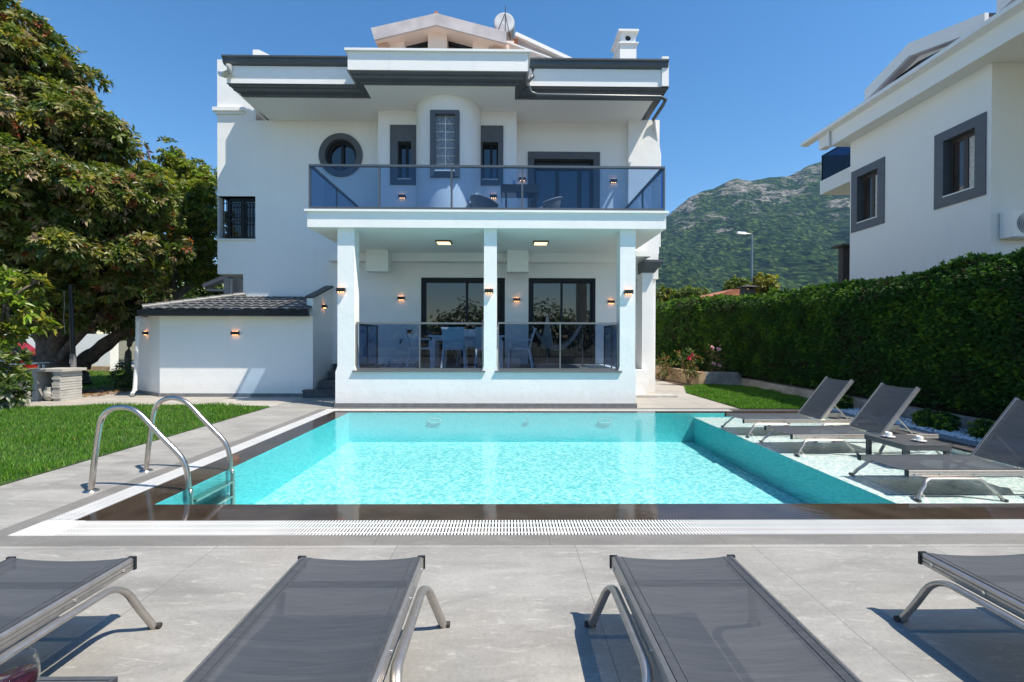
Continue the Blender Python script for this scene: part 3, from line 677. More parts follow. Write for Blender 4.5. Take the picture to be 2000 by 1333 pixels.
# eaves: soffit, white fascia, parapet, stepped dark cornices
def cornice(mb, x0, x1, y0, z0, z1, prof, sides=(0, 1, 2)):
    """stepped band: prof = list of (inset, z fraction) from the top outer edge down"""
    n_ = len(prof)
    P = [[(x0+i, 15.0, z1-(z1-z0)*f), (x0+i, y0+i, z1-(z1-z0)*f), (x1-i, y0+i, z1-(z1-z0)*f), (x1-i, 15.0, z1-(z1-z0)*f)] for i, f in prof]
    for a in range(n_-1):
        for k in sides:
            mb.add([P[a][k], P[a][k+1], P[a+1][k+1], P[a+1][k]], [(3,2,1,0)])
PROF = [(0.0, 0.0), (0.03, 0.0), (0.06, 0.28), (0.10, 0.34), (0.12, 0.62), (0.19, 0.70), (0.22, 0.74), (0.22, 0.95), (0.27, 1.0)]
EY = 10.6; ex0 = AX(443, EY, 140); ex1 = AX(1305, EY, 150); CY = 10.03; ux0 = AX(679, CY, 120); ux1 = AX(1031, CY, 120)
ZC = 7.25; ZT = AZ(134, EY); ZG = AZ(119, EY)
mb = MB(); mb.box(ex0, ex1, EY, 19.9, ZC, ZT); mb.box(ex0+0.27, ex1-0.27, EY+0.27, 19.8, SOF, ZC)
zpt = AZ(98, CY, 850)
mb.box(ux0, ux1, CY, EY+1.0, ZC, zpt-0.05); mb.box(ux0+0.27, ux1-0.27, CY+0.27, EY+1.0, SOF-0.003, ZC)
mb.box(ux0-0.055, ux1+0.055, CY-0.055, EY+1.0, zpt-0.05, zpt)
mb.box(xl, xl+1.0, WY-0.003, 19.8, SOF, AZ(122, WY)); mb.box(xl-0.08, xl+0.75, WY-0.085, 14, AZ(219, WY, 430), AZ(212, WY, 430))
mb.box(xl-0.04, xl+0.7, WY-0.045, 14, AZ(224, WY, 430), AZ(219, WY, 430)+0.001)
mb.box(ex1-0.16, ex1-0.003, EY-0.05, 15, ZC+0.01, AZ(113, EY, 1290))
mb.poly([(ex0+0.15, 11.4, 7.8), (ex0+1.0, 11.4, 7.8), (ex0+0.85, 11.4, AZ(118, 11.4, 510)), (ex0+0.3, 11.4, AZ(97, 11.4, 465)), (ex0+0.15, 11.4, AZ(97, 11.4, 465))], (0, 0.25, 0))
mb.build('eaves', M['white'], villa)
mb = MB(); cornice(mb, ex0-0.02, ex1+0.02, EY-0.02, SOF+0.004, ZC, PROF, (1, 2)); mb.build('cornice', M['grey'], villa)
mb = MB(); cornice(mb, ux0-0.02, ux1+0.02, CY-0.02, SOF+0.002, ZC+0.001, PROF); mb.build('cornice', M['grey'], villa)
def gutter(name, x0, x1, y, z0, z1, pr, parent):
    mb = MB(); hgt = z1-z0
    pts = [(y+0.02, z0), (y-0.06, z0+0.02), (y-0.09, z0+hgt*0.35), (y-0.09, z0+hgt*0.7), (y-0.13, z0+hgt*0.8), (y-0.13, z1), (y-0.11, z1), (y-0.10, z0+hgt*0.85), (y+0.02, z0+hgt*0.85)]
    mb.poly([(x0, a, b_) for a, b_ in pts], (x1-x0, 0, 0)); return mb.build(name, M['gutter'], parent)
gutter('gutter', ex0-0.05, ux0-0.003, EY, ZT, ZG, 0, villa); gutter('gutter', ux1+0.06, ex1-0.02, EY, ZT, ZG, 0, villa)
# downpipes of the villa roof
def P3(px, py, Y): x, z = at(px, py, Y); return (x, Y, z)
mb = MB(); mb.tube([P3(448,128,10.5), P3(448,142,10.5), P3(440,146,10.6), P3(432,144,11.2)], 0.075, 10); mb.build('downpipe', M['pipe'], villa)
mb = MB(); mb.tube([P3(1041,136,10.50), P3(1041,150,10.48), P3(1033,158,10.45), P3(1033,170,10.47), P3(1037,181,10.5), P3(1050,186,10.51), P3(1290,190,10.51), P3(1300,195,10.6), P3(1294,207,10.8), P3(1276,234,11.5)], 0.04, 10); mb.build('downpipe', M['gutter'], villa)
mb = MB(); mb.tube([P3(1276,232,11.7), P3(1278,240,11.75), P3(1279,250,11.78), (xr+0.05, 11.9, 6.2), (xr+0.05, 11.9, 3.8)], 0.045, 8); mb.build('downpipe', M['pipe'], villa)
# round window
mb = MB(); ringmesh(mb, rc, WY, ri*0.80, ri*0.985, WY+0.10, WY+0.16); mb.box(rc[0]-0.035, rc[0]+0.035, WY+0.10, WY+0.15, rc[1]-ri*.82, rc[1]+ri*.82)
win = mb.build('round_window', M['frame'], villa)
mb = MB(); ringmesh(mb, rc, WY, ri*0.99, RW, WY-0.045, WY+0.02); ringmesh(mb, rc, WY, ri*0.985, ri*0.999, WY-0.045, WY+0.28); mb.build('surround', M['grey'], win)
mb = MB(); mb.tube([(rc[0], WY+0.17, rc[1]), (rc[0], WY+0.18, rc[1])], ri, 40); mb.build('pane', M['pane'], win)
def rframe(mb, h, Y, w, dep, mull=()):
    x0, x1, z0, z1 = h
    mb.box(x0, x0+w, Y, Y+dep, z0, z1); mb.box(x1-w, x1, Y, Y+dep, z0, z1); mb.box(x0+w, x1-w, Y+.001, Y+dep, z1-w, z1); mb.box(x0+w, x1-w, Y+.001, Y+dep, z0, z0+w)
    for f in mull: mb.box(x0+(x1-x0)*f-w*.7, x0+(x1-x0)*f+w*.7, Y-0.003, Y+dep, z0+w, z1-w)
def surround(h, o, Y, proud=0.035):
    mb = MB(); x0, x1, z0, z1 = h; a0, a1, c0, c1 = o
    mb.box(a0, x0, Y-proud, Y-0.001, c0, c1); mb.box(x1, a1, Y-proud, Y-0.001, c0, c1)
    if c1 > z1: mb.box(x0, x1, Y-proud, Y-0.001, z1, c1)
    if c0 < z0: mb.box(x0, x1, Y-proud, Y-0.001, c0, z0)
    e = 0.002
    mb.box(x0-e, x0+e, Y-0.001, Y+0.28, z0, z1); mb.box(x1-e, x1+e, Y-0.001, Y+0.28, z0, z1); mb.box(x0, x1, Y-0.001, Y+0.28, z1-e, z1+e)
    return mb
for h, px in ((h1, (762, 813)), (h2, (936, 982))):
    mb = MB(); rframe(mb, h, bY+0.16, 0.045, 0.05, (0.55,)); win = mb.build('window', M['frame'], villa)
    surround(h, (AX(px[0], bY), AX(px[1], bY), AZ(363, bY), AZ(247, bY)), bY).build('surround', M['grey'], win)
    mb = MB(); mb.box(h[0], h[1], bY+0.2, bY+0.21, h[2], h[3]); mb.build('pane', M['pane'], win)
    mb = MB(); mb.box(h[0]+0.003, h[1]-0.003, bY-0.05, bY+0.15, h[2], h[2]+0.025); mb.build('sill', M['white2'], win)
# glass-block window in the turret
tx0, tx1, tz0, tz1 = TH; ty = 10.66
mb = MB(); cw = (tx1-tx0)/2; rows = 7; rh = (tz1-tz0)/rows
for i in range(2):
    for k in range(rows): mb.box(tx0+i*cw+0.01, tx0+(i+1)*cw-0.01, ty, ty+0.1, tz0+k*rh+0.01, tz0+(k+1)*rh-0.01)
win = mb.build('glass_block_window', M['glassblock'], villa)
mb = MB(); mb.box(tx0-0.02, tx1+0.02, ty+0.012, ty+0.09, tz0, tz1+0.1); mb.build('mortar', M['white'], win)
sx0, sx1, sz0, sz1 = AX(839, 10.57), AX(896, 10.57), AZ(345, 10.57), AZ(216, 10.57)
mb = MB(); zz = sz0
mb.box(sx0, tx0, 10.57, 10.80, zz, sz1); mb.box(tx1, sx1, 10.57, 10.80, zz, sz1); mb.box(tx0, tx1, 10.571, 10.80, tz1, sz1)
mb.hexa([(tx0,10.60,zz-0.02),(tx1,10.60,zz-0.02),(tx1,10.8,zz-0.02),(tx0,10.8,zz-0.02)], [(tx0,10.54,tz0-0.03),(tx1,10.54,tz0-0.03),(tx1,10.8,tz0-0.03),(tx0,10.8,tz0-0.03)])
mb.build('surround', M['grey'], win)
mb = MB(); mb.box(tx0, tx1, 10.52, 10.66, tz0-0.03, tz0); mb.build('sill', M['white'], win)
# balcony door
mb = MB(); rframe(mb, door_up, WY+0.12, 0.07, 0.07, (0.40, 0.78)); dr = mb.build('balcony_door', M['frame'], villa)
surround(door_up, (AX(1030, WY), AX(1170, WY), BFZ, AZ(297, WY)), WY).build('surround', M['grey'], dr)
mb = MB(); mb.box(door_up[0], door_up[1], WY+0.17, WY+0.18, door_up[2], door_up[3]); mb.build('pane', M['pane'], dr)
mb = MB(); mb.box(door_up[0]+0.07, door_up[1]-0.07, WY+0.10, WY+0.119, door_up[3]-0.22, door_up[3]-0.07); mb.build('roller_shutter_box', M['black'], dr)
# porch doors
for h, fr in ((dl1, (0.54,)), (dl2, (0.49,))):
    mb = MB(); rframe(mb, h, WY+0.03, 0.075, 0.09, ()); dr = mb.build('sliding_door', M['frame'], villa)
    xm = h[0]+(h[1]-h[0])*fr[0]
    mb = MB(); rframe(mb, (h[0]+0.075, xm+0.04, h[2]+0.075, h[3]-0.075), WY+0.05, 0.06, 0.03); mb.build('sash', M['frame'], dr)
    mb = MB(); rframe(mb, (xm-0.04, h[1]-0.075, h[2]+0.075, h[3]-0.075), WY+0.085, 0.06, 0.03); mb.build('sash', M['frame'], dr)
    mb = MB(); mb.box(h[0]+0.13, xm-0.02, WY+0.065, WY+0.07, h[2]+0.13, h[3]-0.13); mb.build('pane', M['pane'], dr)
    mb = MB(); mb.box(xm+0.02, h[1]-0.13, WY+0.1, WY+0.105, h[2]+0.13, h[3]-0.13); mb.build('pane', M['pane'], dr)
    mb = MB(); mb.box(xm+0.0, xm+0.02, WY+0.03, WY+0.05, h[2]+1.0, h[2]+1.2); mb.build('handle', M['black'], dr)
# corner window with wrought-iron grille
x0, x1, z0, z1 = AX(437, WY), wnotch[1], wnotch[2], wnotch[3]
mb = MB(); mb.box(x0, x0+0.07, WY+0.15, WY+1.2, z0, z0+0.07); mb.box(x0, x0+0.07, WY+0.15, WY+1.2, z1-0.07, z1); rframe(mb, (x0, x1, z0, z1), WY+0.15, 0.07, 0.07, (0.5,))
win = mb.build('corner_window', M['frame'], villa)
mb = MB(); mb.box(x0+0.02, x1, WY+0.2, WY+0.21, z0, z1); mb.box(x0+0.02, x0+0.03, WY+0.2, WY+1.2, z0, z1); mb.build('pane', M['pane'], win)
mb = MB(); gy = WY+0.02; gx0 = x0-0.02
for k in range(11): x = gx0+(x1-gx0)*k/10; mb.bar((x, gy, z0+0.03), (x, gy, z1-0.06), 0.014, 0.014)
for z in (z0+0.06, z0+(z1-z0)*.42, z0+(z1-z0)*.58, z1-0.18): mb.bar((gx0, gy, z), (x1, gy, z), 0.014, 0.02)
for k in range(5):
    xx = gx0+(x1-gx0)*(k+0.5)/5; zc = z0+(z1-z0)*.5
    for s_ in (-1, 1):
        mb.tube([(xx+s_*0.055*math.sin(t)*(1-t/5), gy-0.01, zc+0.05*s_+0.05*math.cos(t)*(1-t/5)) for t in np.linspace(0, 4.4, 10)], 0.008, 5)
mb.build('grille', M['iron'], win)
mb = MB(); mb.box(xl-0.04, x1+0.02, WY-0.05, WY+0.14, z0-0.03, z0-0.001); mb.build('sill', M['white'], win)
# roof: attic gable, rear hip, chimney
GY = 12.5
ga = at(852, 26, GY); gl = at(724, 55, GY); grr = at(989, 62, GY)
tk = 0.32
roof = MB()
roof.poly([(gl[0], GY, gl[1]), (ga[0], GY, ga[1]), (ga[0], GY, ga[1]-tk), (gl[0]+0.1, GY, gl[1]-tk)], (0, 0.06, 0))
roof.poly([(ga[0]+0.003, GY, ga[1]), (grr[0], GY, grr[1]), (grr[0], GY, grr[1]-tk), (ga[0]+0.003, GY, ga[1]-tk)], (0, 0.06, 0))
rf = roof.build('gable_roof', M['fascia'], villa)
mb = MB(); e = 0.06
mb.poly([(gl[0]+0.1, GY+e, gl[1]-tk), (ga[0], GY+e, ga[1]-tk), (ga[0], GY+e, ga[1]-tk+0.08), (gl[0]+0.1, GY+e, gl[1]-tk+.08)], (0, 4, 0))
mb.poly([(ga[0], GY+e, ga[1]-tk), (grr[0], GY+e, grr[1]-tk), (grr[0], GY+e, grr[1]-tk+.08), (ga[0], GY+e, ga[1]-tk+.08)], (0, 4, 0))
mb.build('soffit', M['bounce_peach'], rf)
mb = MB(); mb.poly([(gl[0], GY+.07, gl[1]-.06), (ga[0], GY+.07, ga[1]-.06), (ga[0], GY+.07, ga[1]-0.01), (gl[0], GY+.07, gl[1]-0.01)], (0, 4, 0))
mb.poly([(ga[0], GY+.07, ga[1]-.06), (grr[0], GY+.07, grr[1]-.06), (grr[0], GY+.07, grr[1]-.01), (ga[0], GY+.07, ga[1]-.01)], (0, 4, 0))
mb.tube([(ga[0], GY+0.02, ga[1]), (ga[0], GY+4, ga[1])], 0.07, 10); mb.build('tiles', M['terracotta'], rf)
mb = MB(); WG = GY+0.32
aw = lambda x: (gl[1]+(ga[1]-gl[1])*(x-gl[0])/(ga[0]-gl[0]) if x < ga[0] else ga[1]+(grr[1]-ga[1])*(x-ga[0])/(grr[0]-ga[0]))-tk+0.02
wx = [AX(755, WG, 90), AX(790, WG, 90), AX(836, WG, 90), AX(873, WG, 90), AX(923, WG, 90), AX(955, WG, 90)]
for a, b_, dy in ((wx[0], wx[1], 0), (wx[2], wx[3], -0.02), (wx[4], wx[5], 0)):
    pts = [(a, WG+dy, 7.6), (b_, WG+dy, 7.6), (b_, WG+dy, aw(b_))]+([(ga[0], WG+dy, aw(ga[0]))] if a < ga[0] < b_ else [])+[(a, WG+dy, aw(a))]
    mb.poly(pts, (0, 0.5, 0))
for a, b_ in ((wx[1], wx[2]), (wx[3], wx[4])):
    mb.poly([(a, WG+0.3, 7.6), (b_, WG+0.3, 7.6), (b_, WG+0.3, 8.6), (a, WG+0.3, 8.6)], (0, .2, 0))
mb.build('attic_wall', M['bounce_peach'], villa)
for a, b_ in ((wx[1], wx[2]), (wx[3], wx[4])):
    mb = MB(); mb.poly([(a, WG+0.3, 8.6), (b_, WG+0.3, 8.6), (b_, WG+0.3, aw(b_)), (a, WG+0.3, aw(a))], (0, 0.02, 0)); aw_w = mb.build('attic_window', M['pane'], villa)
    mb = MB(); mb.bar((a, WG+0.27, aw(a)-0.06), (b_, WG+0.27, aw(b_)-0.06), 0.05, 0.06); mb.build('frame', M['frame'], aw_w)
M['copper'] = simple('copper_brown', (0.55, 0.33, 0.22), 0.6)
mb = MB(); mb.poly([(gl[0]+0.13, GY+0.2, gl[1]-tk), (gl[0]+0.42, GY+0.2, gl[1]-tk+0.05), (gl[0]+0.55, GY+0.2, 8.6), (gl[0]+0.33, GY+0.2, 8.6)], (0, 0.1, 0)); mb.build('eave_return', M['copper'], villa)
mb = MB(); mb.box(grr[0]-0.42, grr[0]-0.08, GY+0.2, GY+0.3, 8.6, grr[1]-tk+0.02); mb.build('eave_return', M['copper'], villa)
# terracotta pitches at the right of the attic
p1 = at(1010, 74, 13.4); p2 = at(1125, 129, 13.4); p3 = at(1008, 129, 13.4)
mb = MB(); mb.poly([(p1[0], 13.4, p1[1]), (p2[0], 13.4, p2[1]-0.1), (p3[0], 13.4, p3[1]-0.1)], (0, 0.2, 0))
q1 = at(995, 86, 12.9); q2 = at(1106, 129, 12.9); q3 = at(995, 129, 12.9)
mb.mat(1).poly([(q1[0], 12.9, q1[1]), (q2[0], 12.9, q2[1]-0.1), (q3[0], 12.9, q3[1]-0.1)], (0, 0.1, 0))
mb.mat(2).bar((p1[0]-0.05, 13.4, p1[1]+0.03), (p2[0], 13.4, p2[1]+0.03), 0.3, 0.1); mb.bar((q1[0]-0.1, 12.88, q1[1]+0.03), (q2[0], 12.88, q2[1]+0.02), 0.1, 0.035)
mb.mat(3).box(p1[0]-0.15, p1[0]+0.02, 13.3, 13.5, p3[1]-0.1, p1[1]-0.1)
mb.mat(1).box(AX(985, 13.2, 90), AX(1004, 13.2, 90), 13.2, 13.4, p3[1]-0.3, AZ(80, 13.2))
mb.build('roof_slope', [M['fascia'], M['bounce_peach'], M['white'], M['terracotta']], villa)
mb = MB(); cxl, cxr = AX(1211, 11.9, 100), AX(1243, 11.9, 100); ct = AZ(63, 11.9, 1225); cm = AZ(84, 11.9, 1225)
mb.box(cxl, cxr, 11.9, 12.7, 7.5, cm-0.03); mb.box(cxl-0.04, cxr+0.05, 11.86, 12.74, cm-0.03, cm)
for a, b_ in ((11.93, 12.0), (12.6, 12.67)): pass
ncx, ncz = (cxl+cxr)/2, (cm+ct)/2; nn = 24; rr = 0.075
def chsq(a):
    c_, s_ = math.cos(a), math.sin(a); hx, hz = (cxr-cxl)/2-0.02, (ct-cm)/2
    k = min(hx/max(abs(c_), 1e-6), hz/max(abs(s_), 1e-6)); return ncx+c_*k, ncz+s_*k
o_ = [chsq(2*math.pi*k/nn+math.pi/4) for k in range(nn)]; i_ = [(ncx+rr*math.cos(2*math.pi*k/nn+math.pi/4), ncz+rr*math.sin(2*math.pi*k/nn+math.pi/4)) for k in range(nn)]
mb.add([(x, 11.92, z) for x, z in o_]+[(x, 11.92, z) for x, z in i_]+[(x, 12.3, z) for x, z in i_], [(k, (k+1)%nn, nn+(k+1)%nn, nn+k) for k in range(nn)]+[(nn+k, nn+(k+1)%nn, 2*nn+(k+1)%nn, 2*nn+k) for k in range(nn)])
mb.box(cxl+0.02, cxl+0.04, 11.93, 12.68, cm, ct); mb.box(cxr-0.04, cxr-0.02, 11.93, 12.68, cm, ct)
mb.box(cxl-0.05, cxr+0.05, 11.85, 12.75, ct, ct+0.05)
chim = mb.build('chimney', M['white'], villa)
mb = MB(); mb.box(cxl+0.041, cxr-0.041, 11.96, 12.65, cm, ct); mb.build('flue', M['black'], chim)
mb = MB(); mb.box(ex0+0.3, ex1-0.3, EY+0.5, 19.5, ZT, ZT+0.05); mb.build('flat_roof', M['plinth'], villa)

# balcony slab, porch pillars, parapet
SY = 9.05; sx0_ = AX(600, SY, 430); sx1_ = AX(1301, SY, 430); ZB = AZ(446, SY)
mb = MB(); mb.box(sx0_, sx1_, SY, WY-0.002, ZB, BFZ-0.055); mb.box(sx0_-0.04, sx1_+0.04, SY-0.045, WY-0.002, BFZ-0.055, BFZ-0.012)
mb.build('balcony_slab', M['white'], villa)
mb = MB(); mb.box(sx0_+0.03, sx1_-0.03, SY, WY-0.004, BFZ-0.011, BFZ+0.004); mb.build('balcony_floor', M['porchfloor'], villa)
mb = MB(); mb.box(AX(640, 11.7), AX(1245, 11.7), 11.68, WY-0.003, AZ(511, 11.68), ZB-0.001)
for a, b_ in ((714, 758), (990, 1032)): mb.box(AX(a, 11.3), AX(b_, 11.3), 11.3, 11.679, AZ(531, 11.3), ZB-0.002)
mb.build('ceiling_beam', M['white'], villa)
PY = 9.15
mb = MB(); Z2 = 0.715
mb.box(AX(655, PY, 760), AX(1242, PY, 760), PY, PY+0.3, 0.09, Z2)
PIL = [(659, 692), (945, 970), (1211, 1241)]
for a, b_ in PIL:
    xa, xb = AX(a, PY, 600), AX(b_, PY, 600)
    mb.box(xa, xb, PY+0.003, PY+0.297, Z2+0.12, ZB)
    mb.hexa([(xa-0.04, PY+0.001, Z2), (xb+0.04, PY+0.001, Z2), (xb+0.04, PY+0.299, Z2), (xa-0.04, PY+0.299, Z2)], [(xa, PY+0.003, Z2+.12), (xb, PY+0.003, Z2+.12), (xb, PY+0.297, Z2+.12), (xa, PY+0.297, Z2+.12)])
mb.box(AX(655, PY, 760), AX(655, PY, 760)+0.2, PY+0.301, WY-0.003, 0.09, 0.60)
mb.box(AX(1242, PY, 760)-0.2, AX(1242, PY, 760), PY+0.301, WY-0.003, 0.09, 0.72)
mb.build('porch_wall', M['white'], villa)
mb = MB(); mb.box(AX(655, PY, 760)-0.015, AX(1242, PY, 760)+0.02, PY-0.02, PY+0.3, 0, 0.09); mb.build('plinth', M['plinth'], villa)
mb = MB(); mb.box(AX(655, PY, 760)+0.201, AX(1242, PY, 760)-0.201, PY+0.301, WY-0.005, 0.5, PFZ); mb.build('porch_floor', M['porchfloor'], villa)
# porch railings with glass, on a stone sill
for (a, b_), po in (((692, 945), 820), ((970, 1211), 1094)):
    xa, xb = AX(a, PY, 720), AX(b_, PY, 720)
    zt = AZ(630, PY+0.05, (a+b_)/2); ys = PY+0.07
    mb = MB(); mb.box(xa+0.02, xb-0.02, ys-0.02, ys+0.025, zt-0.035, zt); mb.box(xa+0.02, xb-0.02, ys-0.02, ys+0.02, Z2+0.03, Z2+0.075)
    for x in (xa+0.03, AX(po, ys), xb-0.03): mb.box(x-0.012, x+0.012, ys-0.018, ys+0.018, Z2+0.075, zt-0.035)
    rl = mb.build('porch_railing', M['rail'], villa)
    mb = MB(); mb.box(xa-0.03, xb+0.03, PY-0.045, PY+0.3, Z2+0.001, Z2+0.03); mb.build('sill', M['rail'], rl)
    for u, v_ in ((xa+0.045, AX(po, ys)-0.015), (AX(po, ys)+0.015, xb-0.045)):
        mb = MB(); mb.box(u, v_, ys-0.004, ys+0.004, Z2+0.077, zt-0.037); mb.build('glass_panel', M['porchglass'], rl)
for xx in (AX(692, PY)-0.12, AX(1211, PY)+0.12):
    mb = MB(); zt = 1.70; mb.box(xx-0.02, xx+0.02, PY+0.31, 11.2, zt-0.035, zt)
    for y in (9.6, 10.4, 11.18): mb.box(xx-0.015, xx+0.015, y-0.015, y+0.015, Z2, zt-0.035)
    rl = mb.build('porch_railing', M['darkrail'], villa)
    for y in (9.62, 10.42): mb = MB(); mb.box(xx-0.004, xx+0.004, y, y+0.75, Z2+0.05, zt-0.036); mb.build('glass_panel', M['porchglass'], rl)
# balcony railing
rz = AZ(322, SY+0.06, 650); rY = SY+0.06; rx0 = AX(604, rY, 400); rx1 = AX(1298, rY, 400)
mb = MB(); mb.box(rx0, rx1, rY-0.03, rY+0.03, rz-0.04, rz); mb.box(rx0-0.001, rx0+0.06, rY+0.031, WY-0.01, rz-0.04, rz-0.001); mb.box(rx1-0.06, rx1+0.001, rY+0.031, WY-0.01, rz-0.04, rz-0.001)
mb.box(rx0, rx1, rY-0.025, rY+0.025, BFZ+0.006, BFZ+0.055)
pxs = [rx0+0.012, AX(741, rY, 370), AX(882, rY, 370), AX(1020, rY, 370), AX(1153, rY, 370), rx1-0.012]
for x in pxs[:-2]+pxs[-1:]: mb.box(x-0.018, x+0.018, rY-0.018, rY+0.018, BFZ+0.055, rz-0.04)
for xx in (rx0+0.03, rx1-0.03):
    for y in (10.5, 11.95): mb.box(xx-0.018, xx+0.018, y-0.018, y+0.018, BFZ+0.005, rz-0.041)
rl = mb.build('balcony_railing', M['darkrail'], villa)
gp = pxs[:-2]+pxs[-1:]
for a, b_ in zip(gp, gp[1:]): mb = MB(); mb.box(a+0.018, b_-0.018, rY-0.005, rY+0.005, BFZ+0.057, rz-0.042); mb.build('glass_panel', M['railglass'], rl)
for xx in (rx0+0.03, rx1-0.03):
    for y0, y1 in ((rY+0.03, 10.48), (10.52, 11.93)): mb = MB(); mb.box(xx-0.005, xx+0.005, y0, y1, BFZ+0.02, rz-0.042); mb.build('glass_panel', M['railglass'], rl)
# right-hand pilasters below the balcony
mb = MB(); xa, xb = AX(1254, 11.4), AX(1275, 11.4)
mb.box(xa, xb, 11.4, 11.9, 0.62, AZ(532, 11.4)); mb.box(AX(1240, 11.2), AX(1267, 11.2), 11.2, 11.9, 0.06, 0.62)
mb.box(AX(1240, 11.2), AX(1270, 11.2), 11.15, 12, AZ(502, 11.3), AZ(491, 11.3)); mb.box(xr-0.9, xr, 11.79, 12, 2.95, 3.62)
mb.box(AX(1238, 11), AX(1262, 11), 11.0, 11.9, 0.003, 0.06)
mb.build('side_pilaster', M['white'], villa)
mb = MB(); za, zb = AZ(532, 11.4), AZ(513, 11.4)
mb.hexa([(xa-0.0,11.36,za),(xb+0.03,11.36,za),(xb+0.03,11.95,za),(xa-0.0,11.95,za)], [(xa-0.01,11.2,zb),(xb+0.19,11.2,zb),(xb+0.19,11.95,zb),(xa-0.01,11.95,zb)])
mb.box(xa-0.01, xb+0.2, 11.18, 11.95, zb, zb+0.05); mb.build('pilaster_cap', M['grey'], villa)
# step beside the house
mb = MB(); mb.box(2.7, 4.05, 10.75, 11.1, 0.002, 0.05); tag(mb.build('door_step', M['slab'], origin=(3.4, 10.9, 0)), 'low grey stone slab lying on the path right of the porch', 'step')

# stairs up to the porch
t = thing('porch_stairs', (-4.0, 10.6, 0), 'dark grey stone steps climbing between garage and porch', 'stairs')
ys_ = [10.62, 11.0, 11.4, 11.8]; pxl = [591, 624, 641, 650]
for k, y in enumerate(ys_):
    mb = MB(); x0 = AX(pxl[k], y); mb.box(x0, -3.46, y, WY-0.01, 0.18*k+0.002*(k+1), 0.18*(k+1)-0.03); mb.box(x0-0.01, -3.455, y-0.02, WY-0.01, 0.18*(k+1)-0.03, 0.18*(k+1)+0.001); mb.build('step', M['step'], t)

# garage / annex with tiled lean-to roof
GYF = 10.8
annex = thing('garden_annex', (-6.5, 10.8, 0), 'low white annex with grey tiled roof left of the porch', 'annex')
ax0, ax1 = AX(312, GYF, 770), AX(611, GYF, 770); cxn = AX(271, 11.7, 765)
zE = AZ(618, GYF)
mb = MB()
mb.poly([(ax0, GYF, 0), (ax1, GYF, 0), (ax1, WY-0.004, 0), (cxn, WY-0.004+0.6, 0), (cxn, 11.6, 0)], (0, 0, zE))
za_, zb_ = AZ(583, GYF+0.0, 612), AZ(562, 11.98, 655)
mb.hexa([(ax1-0.14,GYF+0.002,zE),(ax1-0.001,GYF+0.002,zE),(ax1-0.001,WY-0.003,zE),(ax1-0.14,WY-0.003,zE)], [(ax1-0.14,GYF+0.002,za_),(ax1-0.001,GYF+0.002,za_),(ax1-0.001,WY-0.003,zb_),(ax1-0.14,WY-0.003,zb_)])
mb.build('wall', M['white'], annex)
mb = MB(); mb.bar((ax1-0.07, GYF-0.02, za_+0.025), (ax1-0.07, WY-0.01, zb_+0.025), 0.2, 0.05); mb.build('wall_coping', M['step'], annex)
mb = MB(); mb.poly([(ax0-0.01, GYF-0.012, 0.002), (ax1+0.01, GYF-0.012, 0.002), (ax1+0.01, GYF+0.02, 0.002), (ax0, GYF+0.02, 0.002)], (0, 0, 0.08)); mb.bar((ax0-0.012, GYF-0.003, 0.041), (cxn-0.012, 11.597, 0.041), 0.02, 0.078); mb.build('plinth', M['plinth'], annex)
# roof: corrugated tile sheets
def tileroof(A, B, C_, D, nu, nv, amp=0.028):
    """A-B eave left to right, D-C ridge left to right"""
    A, B, C_, D = map(np.array, (A, B, C_, D)); nu2 = nu*8
    U = np.linspace(0, 1, nu2+1); rows_v = []; 
    nrm = np.cross(B-A, D-A); nrm = nrm/np.linalg.norm(nrm); nrm = nrm if nrm[2] > 0 else -nrm
    V = []; F = []
    for r in range(nv):
        for vv, lift in ((r/nv, 0.035), ((r+1)/nv, 0.0)):
            p = (A[None]*(1-vv)+D[None]*vv)*(1-U[:, None])+(B[None]*(1-vv)+C_[None]*vv)*U[:, None]
            w_ = np.abs(np.sin(U*nu*np.pi))**0.8
            V.append(p+nrm[None]*(w_*amp+lift)[:, None])
        V.append(V[-2]-nrm[None]*0.03)
    k = nu2+1
    for r in range(nv):
        b0 = r*3*k
        for i in range(nu2):
            F.append((b0+i, b0+i+1, b0+k+i+1, b0+k+i)); F.append((b0+2*k+i, b0+2*k+i+1, b0+i+1, b0+i))
    mb_ = MB(); mb_.add(np.concatenate(V).tolist(), F, False); return mb_
eY = GYF-0.28; eL = at(278, 611, eY); eR = (AX(603, eY), AZ(608, eY)); rz_ = AZ(581, WY-0.05, 560)
rR = (ax1-0.15, WY-0.03, rz_); rL = (AX(478, WY, 580), WY-0.03, rz_)
tr = tileroof((eL[0], eY, eR[1]), (eR[0], eY, eR[1]), rR, rL, 15, 6)
rfm = tr.build('tiled_roof', M['rooftile'], annex)
lc = at(262, 612, 11.3)
tr = tileroof((lc[0], 11.9, eR[1]), (eL[0], eY, eR[1]), (rL[0], rL[1]-0.01, rz_), (rL[0]-0.6, 12.4, rz_-0.05), 5, 6); tr.build('tiles', M['rooftile'], rfm)
mb = MB(); k_ = 8
for i in range(k_):
    f0, f1 = i/k_, (i+1.08)/k_
    a = Vector((eL[0], eY, eR[1]+0.05)).lerp(Vector((rL[0], rL[1], rz_+0.06)), f0); b_ = Vector((eL[0], eY, eR[1]+0.05)).lerp(Vector((rL[0], rL[1], rz_+0.06)), f1)
    mb.tube([a, b_], [0.085, 0.07], 10)
mb.build('hip_ridge', M['rooftile'], rfm)
mb = MB(); zg0, zg1 = eR[1]-0.14, eR[1]+0.0
mb.poly([(eL[0]-0.03, eY-a, zz2) for a, zz2 in ((0, zg0), (0.09, zg0+0.02), (0.11, zg1), (0.09, zg1), (0.0, zg0+0.07))], (eR[0]-eL[0]+0.05, 0, 0))
